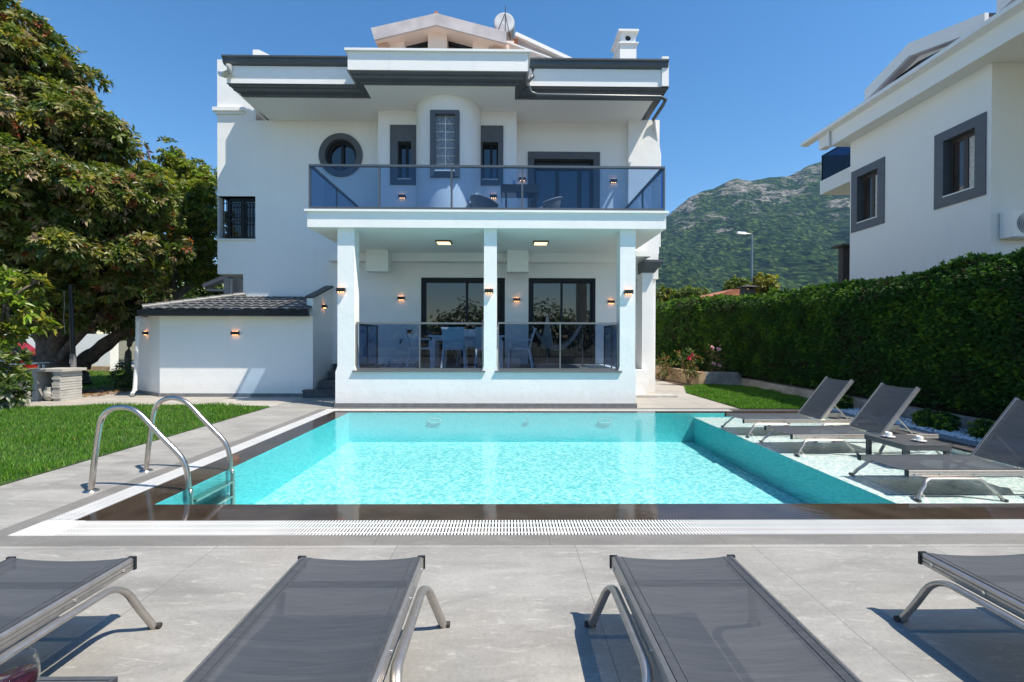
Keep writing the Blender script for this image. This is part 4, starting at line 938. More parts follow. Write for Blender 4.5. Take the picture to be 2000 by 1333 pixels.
mb.bar((eL[0]-0.02, eY-0.05, (zg0+zg1)/2), (lc[0]-0.04, 11.85, (zg0+zg1)/2), 0.1, 0.13)
mb.build('gutter', M['frame'], annex)
mb = MB(); mb.poly([(ax0-0.02, eY+0.002, zE), (eR[0], eY+0.002, zE), (eR[0], GYF+0.1, zE), (ax0, GYF+0.1, zE), (lc[0]+0.03, 11.9, zE), (lc[0]+0.1, 11.3, zE)], (0, 0, 0.05)); mb.build('soffit', M['white2'], annex)
dp = [P3(270, 626, 10.75), P3(269, 660, 10.8), P3(266, 720, 10.85), P3(263, 762, 10.9), P3(258, 771, 10.75)]
mb = MB(); mb.tube(dp, 0.045, 10); mb.tube([P3(276, 622, 10.8), P3(270, 628, 10.78)], 0.04, 8)
for q in (1, 3): mb.tube([Vector(dp[q])+Vector((0,0,-.02)), Vector(dp[q])+Vector((0,0,.02))], 0.052, 10)
mb.build('downpipe', M['pipe'], annex)
# small gable canopy that sticks out behind the left corner
t = thing('side_canopy', (-8.3, 13.5, 0), 'small grey gabled canopy sticking out behind the villa\'s left corner', 'canopy')
a_, b1, c1_ = at(402, 560, 13.2), at(437, 541, 13.2), at(470, 545, 13.2)
mb = MB(); mb.bar((a_[0], 13.2, a_[1]), (c1_[0], 13.2, b1[1]+0.14), 0.3, 0.10); mb.bar((a_[0]+0.05, 13.2, a_[1]-0.1), (c1_[0], 13.2, a_[1]-0.12), 0.2, 0.06); mb.build('roof', M['fascia'], t)
mb = MB(); mb.box(AX(437, 13), AX(448, 13), 13.0, 13.15, 0, AZ(545, 13)); mb.box(AX(448, 13.1), AX(475, 13.1), 13.1, 13.4, 0, AZ(545, 13)); mb.build('post', M['fascia'], t)
mb = MB(); mb.tube([P3(452, 545, 12.9), P3(452, 590, 12.9)], 0.04, 8); mb.build('downpipe', M['pipe'], t)

# solar tank and its antenna mast on the roof
t = thing('water_tank', (-0.05, 13.6, 8.2), 'round white solar water tank on the roof beside the attic gable', 'water tank')
tc = at(985, 45, 13.5); rT = 0.31
mb = MB(); mb.tube([(tc[0], 13.5, tc[1]), (tc[0]+0.05, 15.2, tc[1]-0.02)], rT, 28); mb.build('tank', M['alulight'], t)
mb = MB(); ringmesh(mb, tc, 13.4, 0.0, 0.29, 13.48, 13.5, 28)
for r_ in (0.06, 0.12, 0.18, 0.24): ringmesh(mb, tc, 13.4, r_, r_+0.012, 13.472, 13.48, 28)
mb.build('end_cap', M['plastic'], t)
mb = MB()
for sx in (-0.2, 0.22): mb.bar((tc[0]+sx, 13.7, 7.9), (tc[0]+sx*0.8, 13.7, tc[1]-0.2), 0.04, 0.04); mb.bar((tc[0]+sx, 15.0, 7.9), (tc[0]+sx*0.8, 15.0, tc[1]-0.2), 0.04, 0.04)
mb.build('stand', M['rail'], t)
mt = at(987, 12, 13.2); mb = MB(); mb.tube([(mt[0], 13.2, 8.2), (mt[0], 13.2, mt[1])], [0.022, 0.012], 6); mb.tube([(mt[0], 13.2, mt[1]-0.2), (mt[0]-0.25, 13.2, mt[1]-0.8)], 0.012, 5); mb.tube([(mt[0], 13.2, mt[1]-0.25), (mt[0]+0.3, 14, mt[1]-1.1)], 0.01, 5)
tag(mb.build('antenna_mast', M['iron'], origin=(mt[0], 13.2, 8.2)), 'thin dark antenna mast rising in front of the roof water tank', 'antenna')

# wall lamps
def lamp(x, y, z, label, rz=0.0, s=1.0, kind=3):
    t = thing('wall_lamp', (0, 0, 0), label, 'wall lamp', 'black up-and-down wall lamps')
    mb = MB(); mb.box(-0.085*s, 0.085*s, -0.075, -0.004, -0.04, 0.04); mb.mat(0); mb.box(-0.05, 0.05, -0.004, 0.0, -0.035, 0.035); mb.build('housing', M['black'], t)
    for sg in (-1, 1):
        for k in range(kind):
            xx = (k-(kind-1)/2)*0.05*s; mb = MB(); mb.tube([(xx, -0.04, sg*0.0401), (xx, -0.04, sg*0.0435)], 0.013, 10); mb.build('lens', M['lamp_light'], t)
    t.location = (x, y, z); t.rotation_euler = (0, 0, rz); return t
for px, py, Y, lb in ((667, 567, PY, 'black wall lamp on the left pillar of the porch'), (955, 569, PY, 'black wall lamp on the middle pillar of the porch'), (1227, 571, PY, 'black wall lamp on the right pillar of the porch'),
                      (784, 583, WY, 'black wall lamp on the porch back wall left of the sliding doors'), (1009, 586, WY, 'black wall lamp on the porch back wall between the two sliding doors'), (1193, 590, WY, 'black wall lamp on the porch back wall right of the doors'),
                      (461, 651, GYF, 'black wall lamp on the long front wall of the annex'),
                      (786, 385, bY, 'black wall lamp under the small left window over the balcony'), (964, 385, bY, 'black wall lamp under the small right window over the balcony'),
                      (1020, 351, WY, 'black wall lamp behind the railing post left of the balcony door'), (1198, 355, WY, 'black wall lamp right of the balcony door')):
    x, z = at(px, py, Y); lamp(x, Y-0.001 if Y != PY else Y+0.002, z, lb)
x, z = at(643, 600, 11.55); lamp(ax1+0.002, 11.4, AZ(600, 11.4), 'black wall lamp on the side wall above the stairs', math.pi/2)
an = math.atan2(11.6-GYF, cxn-ax0); mxp = ((ax0+cxn)/2, (GYF+11.6)/2)
lamp(mxp[0]-0.001, mxp[1]-0.001, AZ(651, mxp[1], 292), 'black wall lamp on the angled left end of the annex', an+math.pi, 0.8)
# ceiling lights
for k, px in enumerate((867, 1056)):
    x, z = at(px, 475, 10.35); t = thing('ceiling_light', (x, 10.35, ZB), ('square lit ceiling light of the porch, the left one', 'square lit ceiling light of the porch, the right one')[k], 'ceiling light', 'porch ceiling lights')
    mb = MB(); mb.box(x-.17, x+.17, 10.18, 10.52, ZB-0.035, ZB-0.001); mb.build('frame', M['black'], t)
    mb = MB(); mb.box(x-.145, x+.145, 10.205, 10.495, ZB-0.04, ZB-0.0351); mb.build('diffuser', M['panel_light'], t)
# socket and tap on the porch wall
x, z = at(800, 648, WY); mb = MB(); mb.box(x-.06, x+.06, WY-.03, WY-0.001, z-.045, z+.045); mb.box(x-.03, x+.03, WY-.04, WY-.03, z-.02, z+.02)
tag(mb.build('wall_socket', M['black'], origin=(x, WY, z)), 'black outdoor socket on the porch back wall', 'socket')
x, z = at(784, 667, WY); mb = MB(); mb.tube([(x, WY, z), (x, WY-.1, z), (x, WY-.12, z-.06)], 0.014, 8); mb.bar((x-.05, WY-.05, z+.05), (x+.05, WY-.05, z+.05), .015, .015); mb.tube([(x, WY-.05, z), (x, WY-.05, z+.05)], .01, 6)
tag(mb.build('garden_tap', M['black'], origin=(x, WY, z)), 'small tap low on the porch back wall', 'tap')

# ------------------------------------------------------------------ loungers
def arc_pts(cx_, cz, r, a0, a1, n): return [(cx_+r*math.cos(a), cz+r*math.sin(a)) for a in np.linspace(a0, a1, n)]
LH0 = 0.335; LW = 0.60
def make_lounger(back_deg, label, group, LH=LH0):
    t = thing('sun_lounger', (0, 0, 0), label, 'sun lounger', group)
    hx = 1.19; L2 = 0.75; W = LW/2
    th = R(back_deg); bc, bs = math.cos(th), math.sin(th)
    prof = [(-.016, -.05), (.012, -.05), (.012, -.036), (.008, -.033), (.012, -.03), (.012, -.018), (.008, -.015), (.012, -.012), (.012, 0.0), (.0, .006), (-.016, .002)]
    for s_ in (-1, 1):
        mb = MB(); mb.poly([(0.0, s_*(W-0.012)+s_*a, LH+b_) for a, b_ in (prof if s_ > 0 else prof)], (1.93, 0, 0))
        rl_ = mb.build('side_rail', M['alu'], t)
        mb = MB(); mb.box(-0.012, 0.001, s_*(W-0.012)-0.018, s_*(W-0.012)+0.018, LH-0.053, LH+0.008); mb.build('end_cap', M['frame'], rl_)
        mb = MB()
        for x in (0.06, 0.30, 0.62, 1.15, 1.5): mb.tube([(x, s_*W, LH-0.024), (x, s_*(W+0.006), LH-0.024)], 0.007, 8)
        mb.build('screw', M['screw'], rl_)
    # sling, slightly hollow, hem strips along the rails
    n_, k_ = 24, 10
    def sling(name, x0, x1, fn, sag, mat_):
        mb = MB(); vs = []; fs = []
        for i in range(n_+1):
            for j in range(k_+1):
                f = j/k_*2-1; x = x0+(x1-x0)*i/n_; endf = 1-0.55*math.exp(-((x-x0)/0.15)**2)
                vs.append(fn(x, f*(W-0.022), -sag*(1-f*f)*(0.55+0.45*endf)+ (0.002 if abs(f) > .99 else 0)))
        for i in range(n_):
            for j in range(k_): q = i*(k_+1)+j; fs.append((q, q+k_+1, q+k_+2, q+1))
        mb.add(vs, fs, True); return mb.build(name, mat_, t)
    seat = sling('seat_sling', 0.0, hx, lambda x, y, dz: (x, y, LH+0.006+dz), 0.022, M['sling'])
    mb = MB()
    for s_ in (-1, 1): mb.box(0.0, hx, s_*(W-0.055)-0.002, s_*(W-0.055)+0.002, LH+0.003, LH+0.0045); mb.box(0, hx, s_*(W-0.022)-0.005, s_*(W-0.022)+0.005, LH+0.004, LH+0.009)
    mb.box(-0.004, 0.012, -W+0.03, W-0.03, LH-0.012, LH-0.006) if False else None
    mb.build('hem', M['slinghem'], seat)
    bk = lambda u, y, dz: (hx+u*bc-dz*bs*1.0, y, LH+0.008+u*bs+dz*bc)
    back = sling('back_sling', 0.0, L2, bk, 0.02, M['sling'])
    for s_ in (-1, 1):
        mb = MB(); y = s_*(W-0.028); a = Vector(bk(-0.02, y, -0.022)); b_ = Vector(bk(L2+0.02, y, -0.022)); mb.bar(a, b_, 0.026, 0.045, up=(-bs, 0, bc)); r_ = mb.build('back_rail', M['alulight'], t)
        mb = MB(); mb.bar(Vector(bk(L2+0.02, y, -0.022)), Vector(bk(L2+0.032, y, -0.022)), 0.032, 0.05, up=(-bs, 0, bc)); mb.build('end_cap', M['frame'], r_)
        mb = MB(); p_ = bk(L2*0.42, s_*(W-0.06), -0.045); q_ = (min(p_[0]+0.26, 1.88), s_*(W-0.06), LH-0.04); mb.tube([p_, q_], 0.009, 8); mb.build('back_strut', M['alu'], t)
    # crossbars
    for xb, zb_ in ((0.17, .035), (0.85, .035), (1.9, .025)):
        mb = MB(); mb.tube([(xb, -W+.03, LH-zb_), (xb, W-.03, LH-zb_)], .014, 10); mb.build('crossbar', M['alu'], t)
    # four arched legs
    for s_ in (-1, 1):
        for x0 in (0.0, 1.06):
            ln = 0.80; zt = LH-0.062; rq = min(0.115, zt*.45)
            pts = [(x0, 0.004), (x0+0.05, 0.10)]
            pts = [(x0+0.0, 0.006), (x0+0.045, 0.40*zt)] + arc_pts(x0+0.185, zt-rq, rq, R(160), R(90), 7) + [(x0+0.40, zt+0.002)] + arc_pts(x0+ln-0.185, zt-rq, rq, R(90), R(20), 7) + [(x0+ln-0.045, 0.40*zt), (x0+ln, 0.006)]
            P = []
            for (x, z) in pts:
                sp = 0.012+0.075*max(0, 1-(z/zt))**0.9
                P.append((x, s_*(W+sp+0.012), z))
            mb = MB(); mb.tube(P, 0.0135, 12, flat=1.5, up=(0,1,0)) if False else mb.tube(P, 0.021, 12, flat=0.62, up=(0, 1, 0))
            lg = mb.build('leg', M['alu'], t)
            mb = MB()
            for x in (x0, x0+ln): mb.tube([(x, s_*(W+0.075), 0.014), (x, s_*(W+0.128), 0.014)], 0.013, 10)
            mb.build('rubber_foot', M['rubber'], lg)
            mb = MB()
            for x in (x0+.19, x0+.33, x0+.60): mb.tube([(x, s_*(W+0.03), zt), (x, s_*(W+0.043), zt)], 0.007, 8)
            mb.build('screw', M['screw'], lg)
    return t
GN = 'loungers in the foreground facing the pool'; GR = 'loungers standing in the shallow pool ledge'
l0 = make_lounger(22, 'flat charcoal lounger in the bottom left corner next to the wine glass', GN)
l0.location = (-2.09, 2.2, 0); l0.rotation_euler = (0, 0, R(-90))
clone(l0, (-0.70, 2.2, 0), R(-90), 'flat charcoal lounger in the foreground, second from the left')
clone(l0, (0.81, 2.2, 0), R(-90), 'flat charcoal lounger in the foreground, second from the right')
clone(l0, (2.36, 2.23, 0), R(-90), 'flat charcoal lounger cut by the right edge of the picture in the bottom corner')
l1 = make_lounger(52, 'upright-backed lounger on the pool ledge, nearest to the camera', GR, 0.25)
l1.location = (3.76, 4.51, ZL)
clone(l1, (3.66, 6.09, ZL), R(1), 'upright-backed lounger on the pool ledge behind the small table, middle of three')
clone(l1, (3.62, 7.19, ZL), R(0), 'upright-backed lounger on the pool ledge, farthest back next to the lawn')

# side table and cups on the ledge
t = thing('side_table', (4.78, 5.39, ZL), 'low dark grey slatted table standing in the shallow water with two cups', 'side table')
tx, ty_, tw, td, thh = 4.78, 5.39, 0.25, 0.29, 0.285
mb = MB()
for k in range(7): y = ty_-td+0.004+k*(2*td)/7; mb.box(tx-tw, tx+tw, y, y+2*td/7-0.008, ZL+thh-0.02, ZL+thh)
mb.build('tabletop', M['tablegrey'], t)
mb = MB(); mb.box(tx-tw-.012, tx-tw-.001, ty_-td, ty_+td, ZL+thh-.06, ZL+thh+.001); mb.box(tx+tw+.001, tx+tw+.012, ty_-td, ty_+td, ZL+thh-.06, ZL+thh+.001); mb.box(tx-tw-.012, tx+tw+.012, ty_-td-.012, ty_-td, ZL+thh-.06, ZL+thh+.001); mb.box(tx-tw-.012, tx+tw+.012, ty_+td, ty_+td+.012, ZL+thh-.06, ZL+thh+.001)
mb.build('apron', M['tablegrey'], t)
for sx in (-1, 1):
    for sy in (-1, 1): mb = MB(); mb.box(tx+sx*(tw-.02)-.022, tx+sx*(tw-.02)+.022, ty_+sy*(td-.02)-.022, ty_+sy*(td-.02)+.022, ZL, ZL+thh-.0605); mb.build('leg', M['tablegrey'], t)
def cup(x, y, z, label):
    t = thing('coffee_cup', (x, y, z), label, 'coffee cup', 'cups on the low table')
    mb = MB(); mb.lathe((x, y, z), [(0, .002), (.03, .002), (.045, .006), (.07, .014), (.072, .017), (.045, .010), (.0, .008)], 24); mb.build('saucer', M['ceramic'], t)
    mb = MB(); mb.lathe((x, y, z+.008), [(0, 0), (.022, 0), (.028, .01), (.031, .03), (.032, .058), (.029, .058), (.027, .03), (0, .012)], 24)
    mb.tube([(x+.030, y, z+.055), (x+.05, y, z+.052), (x+.052, y, z+.035), (x+.031, y, z+.026)], .004, 6); cp = mb.build('cup', M['ceramic'], t)
    mb = MB(); mb.lathe((x, y, z+.008), [(0, .046), (.0285, .046)], 20); mb.build('coffee', M['coffee'], cp)
    return t
zt = ZL+thh+0.001
cup(4.66, 5.50, zt, 'white coffee cup on a saucer, left one on the low table'); cup(4.84, 5.28, zt, 'white coffee cup on a saucer, right one on the low table')

# wine glass on the near table
t = thing('corner_table', (-1.45, 1.1, 0), 'dark grey low table cut by the bottom left corner under the wine glass', 'side table')
zT = 0.42; tX0, tX1, tY0, tY1 = -1.75, AX(223, 1.31, 1325), 0.72, 1.31
mb = MB()
for k in range(7): y = tY0+k*(tY1-tY0)/7; mb.box(tX0+.012, tX1-.012, y+.004, y+(tY1-tY0)/7-.004, zT-.02, zT-0.001)
mb.build('tabletop', M['tablegrey'], t)
mb = MB(); mb.box(tX0, tX1, tY1-.001, tY1+.012, zT-.06, zT); mb.box(tX0, tX1, tY0-.012, tY0, zT-.06, zT); mb.box(tX1-.011, tX1, tY0, tY1-.002, zT-.06, zT); mb.box(tX0, tX0+.011, tY0, tY1-.002, zT-.06, zT); mb.build('apron', M['tablegrey'], t)
for sx in (tX0+.035, tX1-.035):
    for sy in (tY0+.035, tY1-.035): mb = MB(); mb.box(sx-.022, sx+.022, sy-.022, sy+.022, 0.001, zT-.0605); mb.build('leg', M['tablegrey'], t)
def glassmat(name, col, rough=0.0, ior=1.45):
    m, nt, b_ = newmat(name); b_.inputs['Base Color'].default_value = (*col, 1); b_.inputs['Transmission Weight'].default_value = 1; b_.inputs['Roughness'].default_value = rough; b_.inputs['IOR'].default_value = ior; return m
gx, gz = at(28, 1290, 1.10); gy_ = 1.10; rt = gz+0.004
t = thing('wine_glass', (gx, gy_, zT), 'glass of dark red wine in the bottom left corner', 'wine glass')
hh = rt-zT
mb = MB(); mb.lathe((gx, gy_, zT), [(0, .001), (.036, .001), (.036, .003), (.006, .008), (.004, .02), (.004, hh*.42), (.012, hh*.46), (.034, hh*.58), (.044, hh*.72), (.043, hh*.86), (.038, hh), (.0365, hh), (.0415, hh*.86), (.0425, hh*.72), (.0325, hh*.585), (.011, hh*.475), (0, hh*.465)], 32)
mb.build('bowl', sheetglass('clear_glass', (0.97, 0.98, 0.98)), t)
mb = MB(); mb.lathe((gx, gy_, zT), [(0, hh*.472), (.0105, hh*.48), (.032, hh*.59), (.0418, hh*.72), (.0412, hh*.80), (0, hh*.80)], 32)
mb.build('wine', simple('red_wine', (0.035, 0.001, 0.006), 0.05), t)

# pool ladder
t = thing('pool_ladder', (-3.3, 4.5, 0), 'bent stainless steel ladder rails at the front left corner of the pool', 'pool ladder')
for Y in (4.17, 4.80):
    k = 889/Y
    def L(px, py): return ((px-990)/213.2, Y, 1.4-(py-661)/213.2)
    ctrl = [L(185, 958), L(192, 900), L(199, 850), L(205, 822), L(216, 806), L(232, 798), L(250, 797), L(268, 802), L(285, 815), L(310, 842), L(335, 868), L(356, 890), L(366, 908), L(371, 930), L(373, 960)]
    ctrl = [(x, y, z) for x, y, z in ctrl]; ctrl[0] = (ctrl[0][0], Y, 0.0); ctrl += [(-2.88, Y, -0.02), (-2.87, Y, -0.46)]
    # smooth with Catmull-Rom
    pts = []
    for i in range(len(ctrl)-1):
        p0 = Vector(ctrl[max(i-1, 0)]); p1 = Vector(ctrl[i]); p2 = Vector(ctrl[i+1]); p3_ = Vector(ctrl[min(i+2, len(ctrl)-1)])
        for s_ in (0, .33, .66):
            pts.append(0.5*((2*p1)+(p2-p0)*s_+(2*p0-5*p1+4*p2-p3_)*s_*s_+(3*p1-p0-3*p2+p3_)*s_**3))
    pts.append(Vector(ctrl[-1]))
    mb = MB(); mb.tube(pts, 0.0235, 16, up=(0, 1, 0)); hr = mb.build('handrail', M['steel'], t)
    mb = MB(); mb.lathe((ctrl[0][0], Y, 0), [(0, .012), (.024, .02), (.055, .012), (.062, .001)], 24); mb.build('flange', M['steel'], hr)
for k, z in enumerate((-0.09, -0.24, -0.39)):
    mb = MB(); mb.box(-2.93, -2.84, 4.2, 4.77, z-.02, z); mb.build('tread', M['steel'], t)

# ------------------------------------------------------------------ porch and balcony furniture
def resin_chair(loc, rz, label):
    t = thing('resin_armchair', (0, 0, 0), label, 'garden chair', 'white resin chairs around the porch table')
    m_ = M['plastic']
    mb = MB(); mb.box(-.24, .24, -.22, .24, .42, .45); mb.build('seat', m_, t)
    mb = MB(); mb.hexa([(-.23,-.24,.46),(.23,-.24,.46),(.23,-.215,.46),(-.23,-.215,.46)], [(-.235,-.36,.88),(.235,-.36,.88),(.235,-.335,.88),(-.235,-.335,.88)])
    mb.bar((-.24, -.36, .885), (.24, -.36, .885), .04, .04); mb.build('backrest', m_, t)
    for sx in (-1, 1):
        mb = MB(); mb.bar((sx*.25, -.26, .64), (sx*.25, .22, .65), .05, .03); mb.bar((sx*.25, .2, .42), (sx*.25, .21, .64), .035, .03); mb.build('armrest', m_, t)
        for y0, y1 in ((.22, .25), (-.22, -.30)): mb = MB(); mb.bar((sx*.22, y0, .44), (sx*.25, y1, 0.0), .04, .04); mb.build('leg', m_, t)
    t.location = loc; t.rotation_euler = (0, 0, rz); return t
tb = thing('dining_table', (-1.1, 10.5, PFZ), 'white resin dining table on the porch behind the glass railing', 'dining table')
mb = MB(); mb.box(-1.75, -.05, 10.15, 10.95, PFZ+.70, PFZ+.74); mb.build('tabletop', M['plastic'], tb)
mb = MB(); mb.box(-1.68, -.12, 10.2, 10.9, PFZ+.62, PFZ+.6995); mb.build('apron', M['plastic'], tb)
for x in (-1.66, -.14):
    for y in (10.22, 10.88): mb = MB(); mb.box(x-.05, x+.05, y-.05, y+.05, PFZ+.001, PFZ+.62); mb.build('leg', M['plastic'], tb)
rcx = resin_chair((-1.14, 9.98, PFZ), 0, 'white resin armchair seen from behind at the left of the porch table')
clone(rcx, (-0.45, 9.98, PFZ), R(4), 'white resin armchair half hidden by the middle porch pillar')
clone(rcx, (-1.98, 10.45, PFZ), R(-80), 'white resin armchair at the left end of the porch table, seen from the side')
clone(rcx, (0.30, 10.55, PFZ), R(84), 'white resin armchair at the right end of the porch table, seen from the side')
clone(rcx, (-0.95, 11.3, PFZ), R(178), 'white resin armchair on the far side of the porch table')
# hammock chair on a stand
t = thing('hammock', (1.3, 10.9, PFZ), 'grey rope hammock slung on a low stand in front of the right door', 'hammock')
mb = MB(); hx0, hx1, hy, hz = .62, 1.78, 10.95, PFZ
def hp(u, v): # u along, v across
    x = hx0+(hx1-hx0)*u; sag = .62+.32*(2*u-1)**2*(0.9 if u < .5 else 1.0)-.18*(1-(2*u-1)**2); w_ = .10+.26*math.sin(math.pi*u)**.6
    return (x, hy+(v-.5)*2*w_, hz+sag-0.35*w_*(1-(2*v-1)**2)+0.06)
for j in range(17): mb.tube([hp(u, j/16) for u in np.linspace(0, 1, 15)], .005, 4)
for i in range(1, 16): mb.tube([hp(i/16, v) for v in np.linspace(0, 1, 9)], .004, 4)
mb.build('net', M['rope'], t)
mb = MB()
for x in (hx0-.04, hx1+.04):
    mb.tube([(x, hy, hz+.02), (x, hy, hz+.80)], .015, 8); mb.tube([(x, hy-.35, hz+.015), (x, hy+.35, hz+.015)], .015, 8)
mb.tube([(hx0, hy, hz+.02), (hx1, hy, hz+.02)], .015, 8)
mb.build('stand', M['rail'], t)
t = thing('closed_parasol', (1.02, 11.5, PFZ), 'closed grey parasol standing before the right sliding door', 'parasol')
mb = MB(); mb.lathe((1.02, 11.5, PFZ), [(.19, .42), (.17, .46), (.07, 1.0), (.03, 1.25), (.0, 1.28)], 12, False); mb.build('canopy', M['parasol'], t)
mb = MB(); mb.tube([(1.02, 11.5, PFZ), (1.02, 11.5, PFZ+1.3)], .018, 8); mb.build('pole', M['rail'], t)
mb = MB(); mb.lathe((1.02, 11.5, PFZ), [(0, .05), (.18, .045), (.2, .001)], 16); mb.build('base', M['concrete'], t)
# folded drying rack
t = thing('drying_rack', (-2.5, 10.3, PFZ), 'low folded white drying rack lying on the porch floor at left', 'drying rack')
mb = MB()
for x in (-2.75, -2.45, -2.15): mb.tube([(x, 10.1, PFZ+.02), (x+.12, 10.7, PFZ+.16)], .009, 6); mb.tube([(x+.14, 10.1, PFZ+.16), (x-.02, 10.7, PFZ+.02)], .009, 6)
for y, z in ((10.1, .02), (10.7, .16), (10.1, .16), (10.7, .02)): mb.tube([(-2.8, y, PFZ+z), (-2.0, y, PFZ+z)], .009, 6)
mb.build('frame', M['plastic'], t)
# balcony set
t = thing('balcony_table', (.45, 10.1, BFZ), 'dark glass-topped table with bent legs on the balcony', 'table')
xA, xB = AX(979, 10.0, 390), AX(1050, 10.0, 390)
mb = MB(); mb.box(xA, xB, 9.7, 10.5, BFZ+.68, BFZ+.72); mb.build('tabletop', M['darkglass'], t)
mb = MB(); mb.box(xA-.01, xB+.01, 9.68, 9.7, BFZ+.55, BFZ+.725); mb.box(xA-.01, xA, 9.7, 10.5, BFZ+.55, BFZ+.725); mb.box(xB, xB+.01, 9.7, 10.5, BFZ+.55, BFZ+.725); mb.build('apron', M['iron'], t)
for x in (xA+.1, xB-.1):
    for y in (9.75, 10.45): mb = MB(); mb.tube([(x, y, BFZ+.6), (x*0.98+.01, y, BFZ+.3), (x, y, BFZ+.005)], .018, 8); mb.build('leg', M['iron'], t)
for k, (dx, dy) in enumerate(((-.12, 9.95), (.22, 10.2))):
    xx = (xA+xB)/2+dx; mb = MB(); mb.lathe((xx, dy, BFZ+.721), [(.03, 0), (.035, .004), (.006, .01), (.005, .07), (.03, .1), (.034, .15), (.03, .18)], 14)
    tag(mb.build('tumbler', M['railglass'], origin=(xx, dy, BFZ+.721)), ('small stemmed glass on the balcony table, left one', 'small stemmed glass on the balcony table, right one')[k], 'glass', 'glasses on the balcony table')
def rattan_chair(loc, rz, label):
    t = thing('rattan_chair', (0, 0, 0), label, 'rattan chair', 'round rattan armchairs on the balcony')
    mb = MB(); n = 22
    ring0 = []; vs = []; fs = []
    lv = [(.24, .38, 0), (.30, .50, .0), (.33, .62, 0.0), (.35, .70, 1.0)]
    for (r, z, tp) in lv:
        for k in range(n+1):
            a = R(-35)+R(250)*k/n; s_ = math.sin(math.pi*k/n); zz_ = .38+(z-.38)*(.45+.68*s_); vs.append((r*math.cos(a), r*math.sin(a), zz_))
    for i in range(3):
        for k in range(n): q = i*(n+1)+k; fs.append((q, q+1, q+n+2, q+n+1))
    mb.add(vs, fs, True); sh = mb.build('backrest', M['rattan'], t)
    mb = MB(); mb.tube(vs[3*(n+1):], .022, 8); mb.build('rim', M['rattan'], sh)
    mb = MB(); mb.lathe((0, 0, 0), [(0, .39), (.22, .40), (.26, .385), (.26, .35), (0, .35)], 22); mb.build('seat', M['rattan'], t)
    for sx in (-1, 1):
        for sy in (-1, 1): mb = MB(); mb.tube([(sx*.17, sy*.17, .36), (sx*.23, sy*.23, .003)], .014, 8); mb.build('leg', M['iron'], t)
    t.location = loc; t.rotation_euler = (0, 0, rz); return t
rc0 = rattan_chair((AX(948, 10.75, 400), 10.75, BFZ+0.004), R(115), 'woven grey rattan armchair on the balcony left of the table')
clone(rc0, (AX(1068, 10.7, 400), 10.7, BFZ+0.004), R(-75), 'woven grey rattan armchair on the balcony right of the table')

# ------------------------------------------------------------------ neighbour house on the right
nb = thing('neighbour_house', (13, 11, 0), 'white neighbouring house with sloping eaves and grey window frames rising over the hedge', 'house')
NX = 11.0; nY0 = 889*NX/954; nY1 = 889*NX/674; nZ = 1.4+.572*NX
def side_wall(mb, X, y0, y1, z0, z1, th, holes):
    ys = sorted({y0, y1, *[h[0] for h in holes], *[h[1] for h in holes]}); zs = sorted({z0, z1, *[h[2] for h in holes], *[h[3] for h in holes]})
    for a, b_ in zip(ys, ys[1:]):
        for c_, d_ in zip(zs, zs[1:]):
            if any(h[0] < (a+b_)/2 < h[1] and h[2] < (c_+d_)/2 < h[3] for h in holes): continue
            mb.add([(X,a,c_),(X,b_,c_),(X,b_,d_),(X,a,d_)], [(3,2,1,0)])
    for a, b_, c_, d_ in holes: mb.add([(X,a,c_),(X,b_,c_),(X,b_,d_),(X,a,d_),(X+th,a,c_),(X+th,b_,c_),(X+th,b_,d_),(X+th,a,d_)], [(0,1,5,4),(1,2,6,5),(2,3,7,6),(3,0,4,7)])
def YS(px): return 889*NX/(px-990)
def ZS(px, py): return 1.4+(661-py)/(px-990)*NX
wA = (YS(1913), YS(1850), ZS(1850, 382), ZS(1850, 271)); wB = (YS(1719.5), YS(1679), ZS(1679, 434), ZS(1679, 343))
mb = MB(); side_wall(mb, NX, nY0, nY1, 0, nZ+0.3, .3, [wA, wB]); mb.box(NX+.002, 20, nY0+0.001, nY0+0.25, 0, nZ+.3); mb.box(NX+.301, 20, nY0+.251, nY1-.001, 0, nZ+.3); mb.box(NX, NX+.3, nY1-.2, nY1, 0, nZ+.3) if False else None
mb.add([(NX,nY1,0),(20,nY1,0),(20,nY1,nZ+.3),(NX,nY1,nZ+.3)], [(0,1,2,3)])
mb.build('wall', M['white2'], nb)
